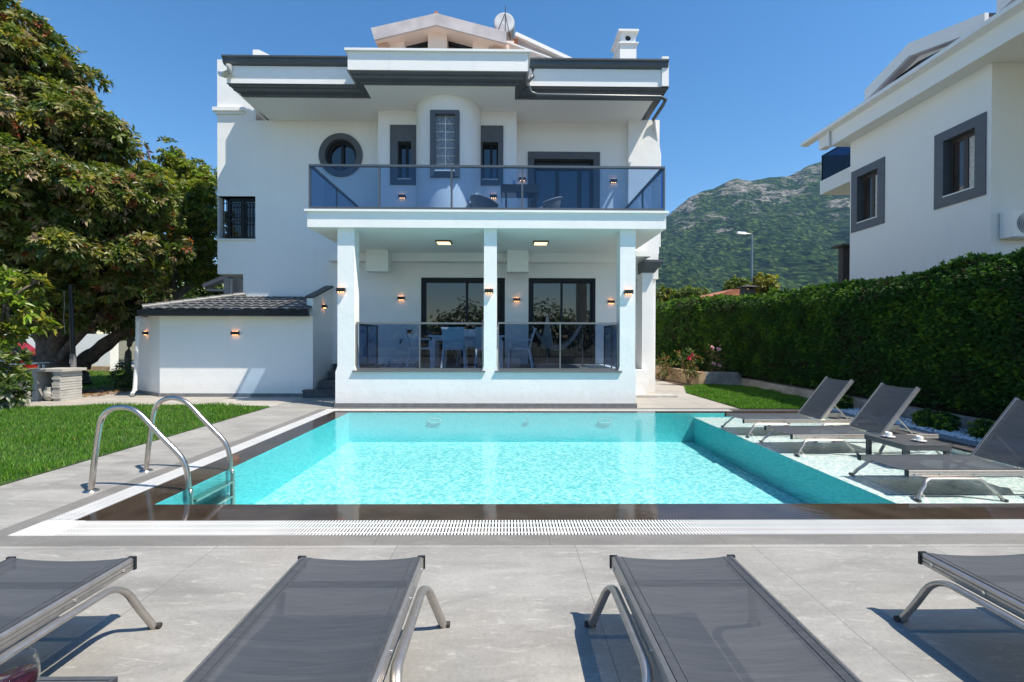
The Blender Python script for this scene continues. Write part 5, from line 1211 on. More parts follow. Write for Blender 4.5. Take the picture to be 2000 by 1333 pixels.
for w_ in (wA, wB):
    y0, y1, z0, z1 = w_; fw = .24
    mb = MB(); mb.box(NX+.16, NX+.22, y0, y0+.07, z0, z1); mb.box(NX+.16, NX+.22, y1-.07, y1, z0, z1); mb.box(NX+.161, NX+.22, y0+.07, y1-.07, z1-.1, z1); mb.box(NX+.161, NX+.22, y0+.07, y1-.07, z0, z0+.07); mb.box(NX+.16, NX+.215, (y0+y1)/2-.05, (y0+y1)/2+.05, z0+.07, z1-.1)
    win = mb.build('window', simple('brown_frame', (.045, .035, .033), .5), nb)
    mb = MB(); mb.box(NX-.03, NX-.001, y0-fw, y0, z0-fw, z1+fw); mb.box(NX-.03, NX-.001, y1, y1+fw, z0-fw, z1+fw); mb.box(NX-.03, NX-.001, y0, y1, z1, z1+fw); mb.box(NX-.03, NX-.001, y0, y1, z0-fw, z0); mb.box(NX-.001, NX+.28, y1-.002, y1+.002, z0, z1); mb.box(NX-.001, NX+.28, y0-.002, y0+.002, z0, z1); mb.box(NX-.001, NX+.28, y0, y1, z1-.002, z1+.002); mb.build('surround', M['grey'], win)
    mb = MB(); mb.box(NX+.19, NX+.2, y0+.02, (y0+y1)/2, z0+.02, z1-.02); mb.build('net_curtain', M['curtain'], win)
    mb = MB(); mb.box(NX+.185, NX+.19, (y0+y1)/2, y1-.02, z0+.02, z1-.02); mb.build('pane', M['panewarm'], win)
    mb = MB(); mb.box(NX-.04, NX+.15, y0+.002, y1-.002, z0, z0+.03); mb.build('sill', M['white2'], win)
FX = 10.5; fz0 = 1.4+.597*FX; fz1 = 1.4+.642*FX; gX = 10.28; fY1 = 889*FX/632; gY1 = 889*gX/575
mb = MB(); mb.box(FX, FX+.1, 3.0, fY1, fz0, fz1); mb.poly([(FX+.1, 3.0, fz0), (NX+.001, 3.0, nZ), (NX+.001, 3.0, nZ+.08), (FX+.1, 3.0, fz0+.08)], (0, fY1-3.0, 0)); mb.poly([(NX+.001, 3.0, nZ), (20, 3.0, nZ), (20, 3.0, nZ+.08), (NX+.001, 3.0, nZ+.08)], (0, nY0-3.002, 0))
mb.box(FX+.101, NX+.5, nY1, fY1-.001, nZ-.02, nZ+.1); mb.box(FX-.0, FX+.25, fY1, fY1+.5, fz0+.1, fz1)
mb.build('eaves', M['white2'], nb)
mb = MB(); mb.poly([(FX, 3.0, fz1-.02), (gX, 3.0, fz1+.02), (gX, 3.0, fz1+.12), (gX+.03, 3.0, fz1+.12), (gX+.04, 3.0, fz1+.06), (FX, 3.0, fz1+.06)], (0, gY1-3.0, 0)); mb.build('gutter', M['pipe'], nb)
mb = MB(); yy = fY1-.05; mb.tube([(FX-.07, yy, fz1), (FX-.07, yy, fz0+.0)], .05, 10); mb.build('downpipe', M['pipe'], nb)
mb = MB(); mb.poly([(gX+.04, 3, fz1+.07), (15, 3, fz1+1.4), (15, 3, fz1+1.5), (gX+.04, 3, fz1+.10)], (0, gY1-3.05, 0)); mb.build('roof', M['fascia'], nb)
def dormer(dy, nbp):
    DX = 11.2
    def q(px, py): k = DX/(px-990); return (DX, 889*k+dy, 1.4+(661-py)*k)
    oa, ob, oc = q(1691, 172), q(1778, 79), q(1928, 18); tkk = .36
    la, lb_, lc_ = [(p_[0], p_[1], p_[2]-tkk) for p_ in (oa, ob, oc)]
    mb = MB(); mb.poly([oa, ob, lb_, la], (.1, 0, 0)); mb.poly([ob, oc, lc_, lb_], (.1, 0, 0)); rf_ = mb.build('dormer_roof', M['white2'], nbp)
    mb = MB(); mb.poly([(DX+.1, la[1], la[2]+.1), (DX+.1, lb_[1], lb_[2]+.1), (DX+.1, lb_[1], lb_[2]), (DX+.1, la[1], la[2])], (2.5, 0, 0)); mb.poly([(DX+.1, lb_[1], lb_[2]+.1), (DX+.1, lc_[1], lc_[2]+.1), (DX+.1, lc_[1], lc_[2]), (DX+.1, lb_[1], lb_[2])], (2.5, 0, 0)); mb.build('soffit', M['fascia'], rf_)
    zb2 = fz1-.1
    mb = MB(); mb.poly([(DX+.3, la[1]-.2, zb2), (DX+.3, la[1]-.2, la[2]+.05), (DX+.3, lb_[1], lb_[2]), (DX+.3, lc_[1]+.2, lc_[2]+.05), (DX+.3, lc_[1]+.2, zb2)], (.2, 0, 0)); wl = mb.build('dormer_wall', M['white2'], rf_)
    mb = MB(); mb.poly([(DX+.27, la[1]-.75, zb2+.3), (DX+.27, la[1]-.75, la[2]+.25), (DX+.27, lb_[1], lb_[2]-.15), (DX+.27, lc_[1]+.75, lc_[2]+.25), (DX+.27, lc_[1]+.75, zb2+.3)], (.025, 0, 0)); mb.build('dormer_window', M['pane'], rf_)
dormer(0, nb); dormer(-3.85, nb)
mb = MB(); k = 11.6; mb.box(k, k+.5, 889*k/948, 889*k/930, 8.2, 1.4+630/940*k); mb.mat(1).box(k-.1, k+.6, 889*k/950, 889*k/926, 1.4+630/940*k, 1.4+636/940*k); mb.build('chimney', [M['fascia'], M['black']], nb)
# its balcony beyond the corner
bX = 11.5; bYf = 889*bX/614
mb = MB(); mb.box(bX, 15, nY1+.01, bYf, 1.4+283/614*bX, 1.4+309/614*bX); mb.build('balcony_slab', M['white2'], nb)
mb = MB(); zt_ = 1.4+361/617*bX; zb3 = 1.4+309/614*bX; mb.box(bX+.03, bX+.07, nY1, bYf-.02, zt_-.04, zt_); mb.box(bX+.07, 15, bYf-.07, bYf-.03, zt_-.04, zt_)
for y in (nY1+.6, bYf-.05): mb.box(bX+.03, bX+.07, y-.02, y+.02, zb3, zt_-.041)
rl = mb.build('balcony_railing', M['frame'], nb)
mb = MB(); mb.box(bX+.045, bX+.055, nY1, bYf-.05, zb3+.02, zt_-.042); mb.box(bX+.06, 15, bYf-.06, bYf-.05, zb3+.02, zt_-.042); mb.build('glass_panel', M['darkglass'], rl)
# dark timber screen next to the neighbour
mb = MB(); k = 14.9; mb.box(AX(1646, k, 500), 11.4, k, k+.2, 0, AZ(482, k, 1655)); mb.box(AX(1640, k, 480), 11.5, k-.1, k+.4, AZ(482, k, 1655), AZ(478, k, 1655)); 
tag(mb.build('timber_screen', M['wood'], origin=(11.1, k, 0)), 'dark brown timber screen beside the far corner of the neighbouring house', 'screen')
# air conditioner
t = thing('air_conditioner', (12.0, nY0-.2, 3.8), 'white air conditioner unit on the neighbouring house at the right edge', 'air conditioner')
x0, x1, z0, z1 = AX(1979, nY0-.3, 430), AX(1979, nY0-.3, 430)+.8, AZ(462, nY0-.3, 1990), AZ(410, nY0-.3, 1990)
mb = MB(); mb.box(x0, x1, nY0-.3, nY0-.02, z0, z1); mb.build('casing', M['plastic'], t)
mb = MB(); ringmesh(mb, ((x0+x1)/2-.08, (z0+z1)/2), 0, .0, .02, nY0-.315, nY0-.301, 20)
for r_ in (.06, .1, .14, .18, .22): ringmesh(mb, ((x0+x1)/2-.08, (z0+z1)/2), 0, r_, r_+.01, nY0-.315, nY0-.301, 24)
mb.build('fan_grille', M['darkrail'], t)
# glazed villa garden floor behind neighbour stays hidden by the hedge

# ------------------------------------------------------------------ low walls by the hedge
mb = MB(); mb.hexa([(7.0, 2.5, 0), (7.25, 2.5, 0), (7.25, 13.75, 0), (7.0, 13.75, 0)], [(7.0, 2.5, .17), (7.25, 2.5, .17), (7.25, 13.75, .23), (7.0, 13.75, .23)])
tag(mb.build('low_wall', M['concrete'], origin=(7.1, 8, 0)), 'low stained concrete wall along the foot of the hedge', 'wall')
mb = MB(); mb.box(5.92, 7.0, 13.5, 13.7, 0, .40); tag(mb.build('planter_wall', M['concrete'], origin=(6.4, 13.6, 0)), 'short grey block wall at the end of the small lawn', 'wall')
mb = MB(); mb.hexa([(5.72, 13.5, 0), (5.92, 13.5, 0), (5.45, 17, 0), (5.25, 17, 0)], [(5.72, 13.5, .40), (5.92, 13.5, .40), (5.45, 17, .43), (5.25, 17, .43)]); mb.box(5.0, 5.4, 17, 26, 0, .42)
tag(mb.build('ochre_wall', M['ochre'], origin=(5.6, 15, 0)), 'ochre garden wall behind the roses right of the villa', 'wall')

# ------------------------------------------------------------------ vegetation
def leafcloud(C, D, leaf_n, ln, wd, mats, probs, tilt=(0.5, 1.3), droop=0.25, groupmat=True):
    """rosettes of leaves: C centres, D axis directions"""
    n = len(C); k = leaf_n
    D = unit(D); r = rng.normal(size=(n, 3)); A = unit(np.cross(D, r)); B = np.cross(D, A)
    ph = (np.arange(k)/k*2*np.pi)[None]+rng.uniform(0, 6.28, (n, 1))+rng.normal(0, .25, (n, k))
    tl = rng.uniform(tilt[0], tilt[1], (n, k))
    dirv = D[:, None]*np.cos(tl)[..., None]+(A[:, None]*np.cos(ph)[..., None]+B[:, None]*np.sin(ph)[..., None])*np.sin(tl)[..., None]
    dirv[..., 2] -= droop*rng.uniform(.4, 1.4, (n, k)); dirv = unit(dirv)
    L = ln*rng.uniform(.65, 1.2, (n, k))[..., None]; Wd = wd*rng.uniform(.75, 1.2, (n, k))[..., None]
    side = unit(np.cross(dirv, D[:, None]+rng.normal(0, .35, (n, k, 3)))); up = np.cross(side, dirv)
    base = C[:, None]+dirv*L*0.08
    tip = base+dirv*L-np.array([0, 0, 1])*L*0.12; mid = base+dirv*L*0.52+up*0.0
    l = mid+side*Wd+up*Wd*.35; r_ = mid-side*Wd+up*Wd*.35
    V = np.stack([base, l, tip, r_], 2).reshape(-1, 3)
    i = np.arange(n*k)*4
    F = np.stack([np.stack([i, i+1, i+2], 1), np.stack([i, i+2, i+3], 1)], 1).reshape(-1, 3)
    if groupmat: mi = np.repeat(rng.choice(len(mats), n, p=probs), k)
    else: mi = rng.choice(len(mats), n*k, p=probs)
    return V, F, np.repeat(mi, 2)
def blob_points(blobs, n, shell=(0.72, 1.04), lumps=0.24, seed=0):
    vol = np.array([b_[3]*b_[4]*b_[5] for b_ in blobs])**(2/3); pr = vol/vol.sum()
    idx = rng.choice(len(blobs), n, p=pr); Bq = np.array(blobs, float)[idx]
    d_ = unit(rng.normal(size=(n, 3))); 
    lum = 1+lumps*np.sin(d_[:, 0]*7+idx*1.7)*np.sin(d_[:, 1]*6+idx)+lumps*.8*np.sin(d_[:, 2]*9+idx*2.1+d_[:, 0]*4)
    rr_ = rng.uniform(shell[0], shell[1], n)*lum
    C = Bq[:, :3]+d_*rr_[:, None]*Bq[:, 3:6]
    # drop what lies deep inside another blob
    keep = np.ones(n, bool)
    for k, b_ in enumerate(blobs):
        q = ((C-np.array(b_[:3]))/np.array(b_[3:6])); ins = (np.linalg.norm(q, axis=1) < 0.62) & (idx != k); keep &= ~ins
    return C[keep], d_[keep]
def cluster_points(blobs, n, per=16):
    out_c = []; out_d = []; vol = np.array([b_[3]*b_[4]*b_[5] for b_ in blobs])**(2/3); vol /= vol.sum()
    for bi, b_ in enumerate(blobs):
        c0 = np.array(b_[:3]); rad = np.array(b_[3:6]); k = max(4, int(per*(.6+.8*random.random())))
        d_ = unit(rng.normal(size=(k, 3))+[0, -.25, .15]); cc = c0+d_*rad*rng.uniform(.62, 1.0, (k, 1)); rs = rad.mean()*rng.uniform(.24, .46, k)
        m_ = max(3, int(n*vol[bi]/k))
        for q in range(k):
            e_ = unit(rng.normal(size=(m_, 3))+[0, -.1, .55]+d_[q]*.5); rr_ = rs[q]*rng.uniform(.65, 1.08, m_)*np.where(rng.random(m_) < .06, 1.35, 1.)
            out_c.append(cc[q]+e_*rr_[:, None]*np.array([1.1, 1.1, .72])); out_d.append(e_)
    return np.concatenate(out_c), np.concatenate(out_d)
def limb(mb, pts, r0, r1, n=9):
    k = len(pts); P = [Vector(p_) for p_ in pts]; out = []
    for i in range(k-1):
        p0 = P[max(i-1, 0)]; p1 = P[i]; p2 = P[i+1]; p3_ = P[min(i+2, k-1)]
        for s_ in (0, .25, .5, .75): out.append(0.5*((2*p1)+(p2-p0)*s_+(2*p0-5*p1+4*p2-p3_)*s_*s_+(3*p1-p0-3*p2+p3_)*s_**3))
    out.append(P[-1]); m_ = len(out)
    rs = [(r0+(r1-r0)*(i/(m_-1))**.8)*(1+.10*math.sin(i*1.9)) for i in range(m_)]
    mb.tube(out, rs, n)
def tree(name, base, label, cat, limbs, blobs, nros, ln, wd, mats, probs, leaf_n=8, bark='bark', group=None, droop=.25, tilt=(.5, 1.3), shell=(.72, 1.04), twigs=True, inner=0.25, clusters=0):
    t = thing(name, base, label, cat, group)
    mb = MB()
    for pts, r0, r1 in limbs: limb(mb, pts, r0, r1)
    if twigs:
        ends = [pts[-1] for pts, _, _ in limbs]
        for b_ in blobs:
            c_ = Vector(b_[:3]); s_ = min(ends, key=lambda e_: (Vector(e_)-c_).length)
            m_ = (Vector(s_)+c_)/2+Vector((random.uniform(-.2, .2), random.uniform(-.2, .2), random.uniform(-.1, .3)))
            limb(mb, [s_, m_, c_], .05, .02, 6)
            for q in range(5):
                d_ = Vector((random.gauss(0, 1), random.gauss(0, 1), random.gauss(.3, .7))).normalized(); e_ = c_+Vector((d_.x*b_[3], d_.y*b_[4], d_.z*b_[5]))*.85
                limb(mb, [c_, (c_+e_)/2+Vector((0, 0, .08)), e_], .022, .008, 5)
    mb.build('trunk', M[bark], t)
    C, D = cluster_points(blobs, nros, clusters) if clusters else blob_points(blobs, nros, shell)
    if inner: C2, D2 = blob_points(blobs, int(nros*inner), (.3, .72)); C = np.concatenate([C, C2]); D = np.concatenate([D, D2])
    D = D+np.array([0, 0, .35])
    V, F, mi = leafcloud(C, D, leaf_n, ln, wd, mats, probs, tilt, droop)
    npmesh('crown', V, F, [M[k] for k in mats], mi, parent=t, off=base)
    return t
def B(px, py, Y, rx, rz_, ry=None):
    x, z = at(px, py, Y); k = Y/889.0; return (x, Y, z, rx*k, (ry if ry else max(rx, rz_))*k, rz_*k)
random.seed(3)
# the big tree
BT = (AX(112, 12.6), 12.6, 0)
bl = [B(25, 75, 11.2, 72, 52), B(-10, 170, 10.8, 110, 90), B(120, 128, 11.5, 66, 36), B(130, 210, 11.2, 50, 34), B(60, 255, 10.5, 135, 70), B(150, 285, 11.3, 75, 38), B(200, 320, 11.6, 62, 34),
      B(40, 370, 10.0, 125, 70), B(150, 390, 10.6, 100, 55), B(250, 390, 11.2, 75, 50), B(60, 470, 10.2, 110, 60), B(190, 480, 11.0, 95, 55), B(280, 470, 11.6, 70, 55), B(100, 560, 11.6, 105, 55), B(220, 555, 12.0, 85, 45), B(150, 615, 12.4, 90, 35), B(-60, 300, 11, 100, 160), B(-40, 120, 11.5, 100, 100), B(230, 620, 12.4, 45, 30)]
def tp(px, py, Y): x, z = at(px, py, Y); return (x, Y, z)
lim = [([tp(125, 778, 12.6)[:2]+(0,), tp(112, 740, 12.6), tp(100, 680, 12.6), tp(80, 620, 12.4), tp(70, 520, 12.0)], .42, .22),
       ([tp(100, 690, 12.6), tp(130, 630, 12.4), tp(160, 540, 12.0), tp(170, 420, 11.6)], .26, .12),
       ([tp(90, 660, 12.6), tp(60, 560, 12.2), tp(40, 400, 11.4), tp(60, 200, 11.2)], .24, .10),
       ([tp(95, 715, 12.5), tp(60, 700, 12.4), tp(25, 682, 12.3), tp(8, 662, 12.2)], .12, .07),
       ([tp(120, 700, 12.6), tp(150, 660, 12.3), tp(230, 580, 12.0), tp(280, 480, 11.8)], .14, .06)]
tree('big_tree', BT, 'large broad-leaved tree with reddish young leaves filling the left side of the picture', 'tree', lim, bl, 17500, .165, .030,
     ['leaf_dark', 'leaf_mid', 'leaf_olive', 'leaf_tan', 'leaf_red', 'leaf_yellow'], [.26, .32, .20, .11, .05, .06], leaf_n=8, droop=.45, clusters=17, inner=.22)
# leaning tree behind the annex
bl = [B(335, 378, 14.0, 70, 38), B(338, 312, 14.2, 14, 32), B(385, 358, 14.5, 38, 38), B(300, 345, 14.2, 18, 22), B(290, 405, 13.6, 75, 45), B(380, 420, 14.2, 60, 65), B(330, 470, 13.8, 90, 60), B(390, 510, 14.2, 50, 50), B(300, 545, 13.6, 80, 35), B(262, 360, 14.0, 34, 26)]
lim = [([tp(155, 775, 13.2)[:2]+(0,), tp(152, 740, 13.2), tp(160, 710, 13.2), tp(185, 690, 13.1), tp(230, 655, 13.0), tp(270, 630, 13.0), tp(330, 590, 13.4), tp(380, 550, 13.8)], .30, .09),
       ([tp(330, 590, 13.4), tp(340, 520, 13.6), tp(320, 420, 13.8)], .10, .05), ([tp(380, 550, 13.8), tp(400, 470, 14.2), tp(380, 380, 14.4)], .09, .04)]
tree('leaning_tree', (AX(155, 13.2), 13.2, 0), 'tree with a thick leaning limb and yellow-green crown between the big tree and the villa', 'tree', lim, bl, 8500, .125, .024,
     ['leaf_dark', 'leaf_mid', 'leaf_bright', 'leaf_yellow'], [.14, .38, .22, .26], leaf_n=7, droop=.35, clusters=14, inner=.3)
# young bright tree at the left edge
bl = [B(12, 545, 9.2, 26, 16), B(68, 552, 9.3, 20, 12), B(20, 595, 9.2, 36, 20), B(50, 635, 9.4, 30, 18), B(0, 650, 9.2, 36, 26), B(-40, 600, 9.2, 50, 60)]
lim = [([tp(-60, 800, 9.2)[:2]+(0,), tp(-50, 720, 9.2), tp(-20, 650, 9.2), tp(20, 590, 9.2)], .07, .03)]
tree('young_tree', (AX(-60, 9.2), 9.2, 0), 'young bright green tree reaching in at the left edge below the big crown', 'tree', lim, bl, 230, .19, .036, ['leaf_bright', 'leaf_mid', 'leaf_yellow'], [.35, .45, .2], leaf_n=7, droop=.35, inner=.2)
# variegated shrub at far left
bl = [B(5, 725, 8.9, 28, 40), B(20, 765, 8.8, 25, 28), B(-25, 750, 8.8, 40, 50)]
tree('leafy_shrub', (AX(0, 8.9), 8.9, 0), 'variegated broad-leaved shrub at the left edge behind the lawn', 'shrub', [([(AX(0, 8.9), 8.9, 0), (AX(2, 8.9), 8.9, .6)], .03, .015)], bl, 200, .16, .035, ['leaf_dark', 'leaf_silver', 'leaf_mid'], [.5, .25, .25], leaf_n=6, inner=.2)
# olive behind the downpipe
bl = [B(250, 590, 13.0, 32, 28), B(285, 600, 13.2, 30, 25), B(265, 560, 13.2, 30, 25), B(310, 575, 13.6, 30, 22)]
tree('olive_tree', (AX(252, 13.4), 13.4, 0), 'small silvery olive tree behind the annex downpipe', 'tree', [([(AX(252, 13.4), 13.4, 0), tp(250, 700, 13.4), tp(256, 650, 13.3), tp(262, 600, 13.2)], .10, .05)], bl, 1600, .07, .009, ['leaf_silver', 'leaf_mid'], [.75, .25], leaf_n=8, bark='olivebark')
bl = [B(242, 735, 12.6, 16, 25), B(250, 752, 12.4, 14, 14)]
tree('small_bush', (AX(243, 12.5), 12.5, 0), 'small green bush left of the annex downpipe', 'shrub', [([(AX(243, 12.5), 12.5, 0), (AX(243, 12.5), 12.5, .3)], .02, .01)], bl, 350, .06, .014, ['leaf_dark', 'leaf_mid'], [.6, .4], leaf_n=6)
# background greenery
bgt = []
for k, (px, py, Y, rx, rz_, lb) in enumerate(((60, 560, 24, 90, 90, 'dark tree behind the white boundary wall, leftmost'), (180, 560, 26, 80, 80, 'dark tree behind the white boundary wall, above the driveway'), (300, 600, 24, 60, 60, 'green tree behind the olive tree'), (395, 590, 22, 50, 35, 'green tree behind the annex roof'))):
    bb = [B(px, py, Y, rx, rz_), B(px-rx*.5, py+rz_*.5, Y, rx*.7, rz_*.6), B(px+rx*.5, py+rz_*.4, Y, rx*.7, rz_*.6)]
    tree('background_tree', (AX(px, Y), Y, 0), lb, 'tree', [([(AX(px, Y), Y, 0), tp(px, py+30, Y)], .2, .1)], bb, 1600, .20, .06, ['leaf_dark', 'leaf_mid'], [.7, .3], leaf_n=7, group='trees behind the garden')
# trees seen over the hedge, with a tiled roof
for k, (px, py, Y, rx, rz_, mm, lb) in enumerate(((1438, 560, 34, 18, 14, 'leaf_mid', 'small green treetop over the hedge left of the street lamp'), (1490, 556, 34, 22, 18, 'leaf_yellow', 'yellow-green treetop over the hedge right of the street lamp'), (1298, 585, 40, 18, 20, 'leaf_yellow', 'pale green treetop close to the villa corner'), (1345, 578, 33, 30, 14, 'leaf_mid', 'low green treetop over the far end of the hedge'))):
    bb = [B(px, py, Y, rx, rz_), B(px+rx*.6, py+rz_*.5, Y, rx*.6, rz_*.6)]
    tree('treetop', (AX(px, Y), Y, 0), lb, 'tree', [([(AX(px, Y), Y, 0), tp(px, py+5, Y)], .15, .08)], bb, 420, .25, .07, [mm, 'leaf_dark'], [.7, .3], leaf_n=6, group='treetops over the hedge')
# hut with brown roof and a cowl chimney
t = thing('distant_house', (AX(1420, 28), 28, 0), 'low house with reddish tiled roof peeping over the hedge', 'house')
mb = MB(); xa, xb = AX(1395, 28, 570), AX(1475, 28, 570); zr = AZ(568, 28, 1420); mb.box(xa, xb, 28, 34, 0, zr-.3); mb.build('wall', M['ochre'], t)
mb = MB(); mb.poly([(xa-.3, 27.6, zr-.4), (xb+.3, 27.6, zr-.4), (xb-.5, 27.6, zr+.05), (xa+.9, 27.6, zr+.05)], (0, 6, 0)); mb.build('roof', M['terracotta'], t)
mb = MB(); xc = AX(1460, 26, 560); zc = AZ(562, 26, 1460); mb.box(xc-.3, xc+.3, 25.7, 26.3, 0, zc-.15); mb.add([(xc-.5,25.5,zc),(xc+.5,25.5,zc),(xc+.5,26.5,zc),(xc-.5,26.5,zc),(xc,26,zc+.17)], [(0,1,4),(1,2,4),(2,3,4),(3,0,4),(3,2,1,0)])
for sx in (-.25, .25): mb.box(xc+sx-.05, xc+sx+.05, 25.75, 26.25, zc-.15, zc)
tag(mb.build('chimney_cowl', M['wood'], origin=(xc, 26, 0)), 'dark pyramid-capped chimney over the hedge below the street lamp', 'chimney')

# street lamp
SLY = 34.0; t = thing('street_lamp', (AX(1469, SLY, 560), SLY, 0), 'grey street lamp rising over the hedge against the mountain', 'street lamp')
x, zt_ = at(1469, 458, SLY); x2, z2 = at(1443, 455, SLY)
mb = MB(); mb.tube([(x, SLY, 0), (x, SLY, zt_-.05), (x-.03, SLY, zt_), (x-.25, SLY, zt_+.02), (x2+.4, SLY, zt_+.05)], [.085, .06, .05, .045, .04], 10); mb.build('pole', M['rail'], t)
mb = MB(); mb.hexa([(x2-.15, SLY-.12, z2-.08), (x2+.55, SLY-.10, z2-.14), (x2+.55, SLY+.1, z2-.14), (x2-.15, SLY+.12, z2-.08)], [(x2-.1, SLY-.08, z2+.08), (x2+.55, SLY-.06, z2+.04), (x2+.55, SLY+.06, z2+.04), (x2-.1, SLY+.08, z2+.08)]); mb.build('lamp_head', M['plastic'], t)

# hedge
def hedge():
    t = thing('hedge', (7.6, 12, 0), 'tall dense green conifer hedge running along the right side of the garden', 'hedge')
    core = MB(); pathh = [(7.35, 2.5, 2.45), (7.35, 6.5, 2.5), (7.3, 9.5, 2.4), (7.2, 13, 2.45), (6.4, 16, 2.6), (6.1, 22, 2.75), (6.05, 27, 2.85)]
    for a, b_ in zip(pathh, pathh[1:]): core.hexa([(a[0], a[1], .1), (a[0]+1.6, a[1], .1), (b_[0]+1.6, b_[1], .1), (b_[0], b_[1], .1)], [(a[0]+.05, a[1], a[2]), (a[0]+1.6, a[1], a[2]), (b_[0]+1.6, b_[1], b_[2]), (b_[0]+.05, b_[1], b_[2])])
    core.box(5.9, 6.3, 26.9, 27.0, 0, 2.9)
    core.build('core', M['hedge_core'], t)  # solid dark filling added inside the foliage to block light
    ys = np.array([p_[1] for p_ in pathh]); xs_ = np.array([p_[0] for p_ in pathh]); zs_ = np.array([p_[2] for p_ in pathh])
    def make(n, y0, y1, s, top):
        Y = y0+(y1-y0)*rng.uniform(0, 1, n)
        X0 = np.interp(Y, ys, xs_); Zt = np.interp(Y, ys, zs_)+.12
        if not top:
            Z = rng.uniform(.12, 1, n)*Zt; lum = (fbm(Y*1.3, Z*1.3, 4, 5)-.5)*.5; X = X0-.02+lum*.55-.12+rng.uniform(0, .16, n)
            edge = np.clip((Z-(Zt-.35))/.35, 0, 1); X = X+edge**2*.22
            D = np.stack([np.full(n, -1.), np.zeros(n), np.full(n, .35)], 1)
        else:
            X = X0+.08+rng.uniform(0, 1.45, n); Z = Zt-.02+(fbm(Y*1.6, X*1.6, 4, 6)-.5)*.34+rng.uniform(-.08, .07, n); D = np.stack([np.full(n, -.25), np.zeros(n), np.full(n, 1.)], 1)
        C = np.stack([X, Y, Z], 1); D = D+rng.normal(0, .45, (n, 3))
        # upright feathery sprays
        big = rng.random(n) < .05; C[big] += unit(D[big])*rng.uniform(.03, .11, (big.sum(), 1))
        V, F, mi = leafcloud(C, D, 5, s, s*.17, ['a', 'b', 'c'], [1., 0., 0.], (.1, .8), -.12)
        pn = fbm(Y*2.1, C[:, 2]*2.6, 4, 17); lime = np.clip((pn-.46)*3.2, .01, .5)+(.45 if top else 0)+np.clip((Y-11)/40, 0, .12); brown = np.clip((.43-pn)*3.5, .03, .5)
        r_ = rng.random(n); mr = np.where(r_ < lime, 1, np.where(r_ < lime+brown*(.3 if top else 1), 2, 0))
        return V, F, np.repeat(mr, 10)
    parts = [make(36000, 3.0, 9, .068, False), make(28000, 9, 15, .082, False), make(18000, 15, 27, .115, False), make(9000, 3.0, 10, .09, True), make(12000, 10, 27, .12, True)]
    # light outer tips along the top edge
    o = 0; Vs = []; Fs = []; Ms = []
    for V, F, mi in parts: Vs.append(V); Fs.append(F+o); Ms.append(mi); o += len(V)
    npmesh('foliage', np.concatenate(Vs), np.concatenate(Fs), [M['hedge_a'], M['hedge_b'], M['hedge_c']], np.concatenate(Ms), parent=t, off=(7.6, 12, 0))
hedge()

# shrubs in the pebble bed
for px, py, Y, r_, lb in ((1812, 822, 7.2, 24, 'bright green shrub in the white pebbles, middle one behind the side table'), (1840, 832, 6.9, 20, 'smaller green shrub in the white pebbles touching its larger neighbour'), (1922, 842, 6.35, 22, 'green shrub in the pebbles just left of the nearest lounger back'), (1640, 795, 9.0, 14, 'low green shrub between the two far lounger backs'), (1745, 808, 8.1, 12, 'small dark shrub in the pebbles right of the middle lounger back')):
    x = 6.62; zz_ = .16; k = Y/889
    bb = [(x+.12, Y, .12, r_*k*.8, r_*k*.9, .13), (x-.02, Y-.1, .09, r_*k*.5, r_*k*.6, .08)]
    tree('pebble_shrub', (x, Y, 0), lb, 'shrub', [([(x, Y, 0), (x, Y, .15)], .015, .01)], bb, 300, .05, .010, ['hedge_a', 'leaf_bright', 'leaf_dark'], [.4, .3, .3], leaf_n=7, group='low shrubs in the pebble bed', droop=0, twigs=False)
# rose bushes
def rose(px, py, Y, h, label, flowers):
    x, _ = at(px, py, Y); t = thing('rose_bush', (x, Y, 0), label, 'rose bush', 'rose bushes by the ochre wall')
    mb = MB(); tips = []
    for q in range(9):
        e_ = (x+random.uniform(-.35, .35), Y+random.uniform(-.2, .2), h*random.uniform(.5, 1)); mm = ((x+e_[0])/2+random.uniform(-.08, .08), Y, e_[2]*.5); limb(mb, [(x+random.uniform(-.05, .05), Y, 0), mm, e_], .010, .004, 5); tips += [e_, mm]
    mb.build('stems', M['bark'], t)
    C = np.array([np.array(tips[random.randrange(len(tips))])+rng.normal(0, .10, 3) for _ in range(230)]); C[:, 2] = np.clip(C[:, 2], .05, 9)
    V, F, mi = leafcloud(C, rng.normal(size=C.shape)+[0, 0, .5], 5, .055, .015, ['a', 'b', 'c'], [.5, .3, .2]); npmesh('leaves', V, F, [M['leaf_dark'], M['leaf_olive'], M['leaf_red']], mi, parent=t, off=(x, Y, 0))
    for (fx, fy, mt_) in flowers:
        xx, zz2 = at(fx, fy, Y-.2); C = np.repeat(np.array([[xx, Y-.2, zz2]]), 5, 0)+rng.normal(0, .012, (5, 3)); V, F, mi = leafcloud(C, np.tile([0, -.6, .6], (5, 1))+rng.normal(0, .2, (5, 3)), 7, .075, .035, ['a'], [1.], (.1, 1.0), 0); npmesh('flower', V, F, [M[mt_]], mi, parent=t, off=(x, Y, 0))
rose(1345, 740, 13.6, 1.05, 'rose bush with one bright pink bloom before the ochre wall', [(1352, 696, 'pink'), (1346, 702, 'pink')])
rose(1398, 735, 13.9, 1.2, 'rose bush with pale blooms at the short grey block wall', [(1390, 681, 'palepink'), (1402, 683, 'palepink'), (1392, 712, 'palepink'), (1404, 715, 'palepink')])
rose(1296, 735, 15.0, .8, 'low leafy rose bush without blooms against the ochre wall', [])

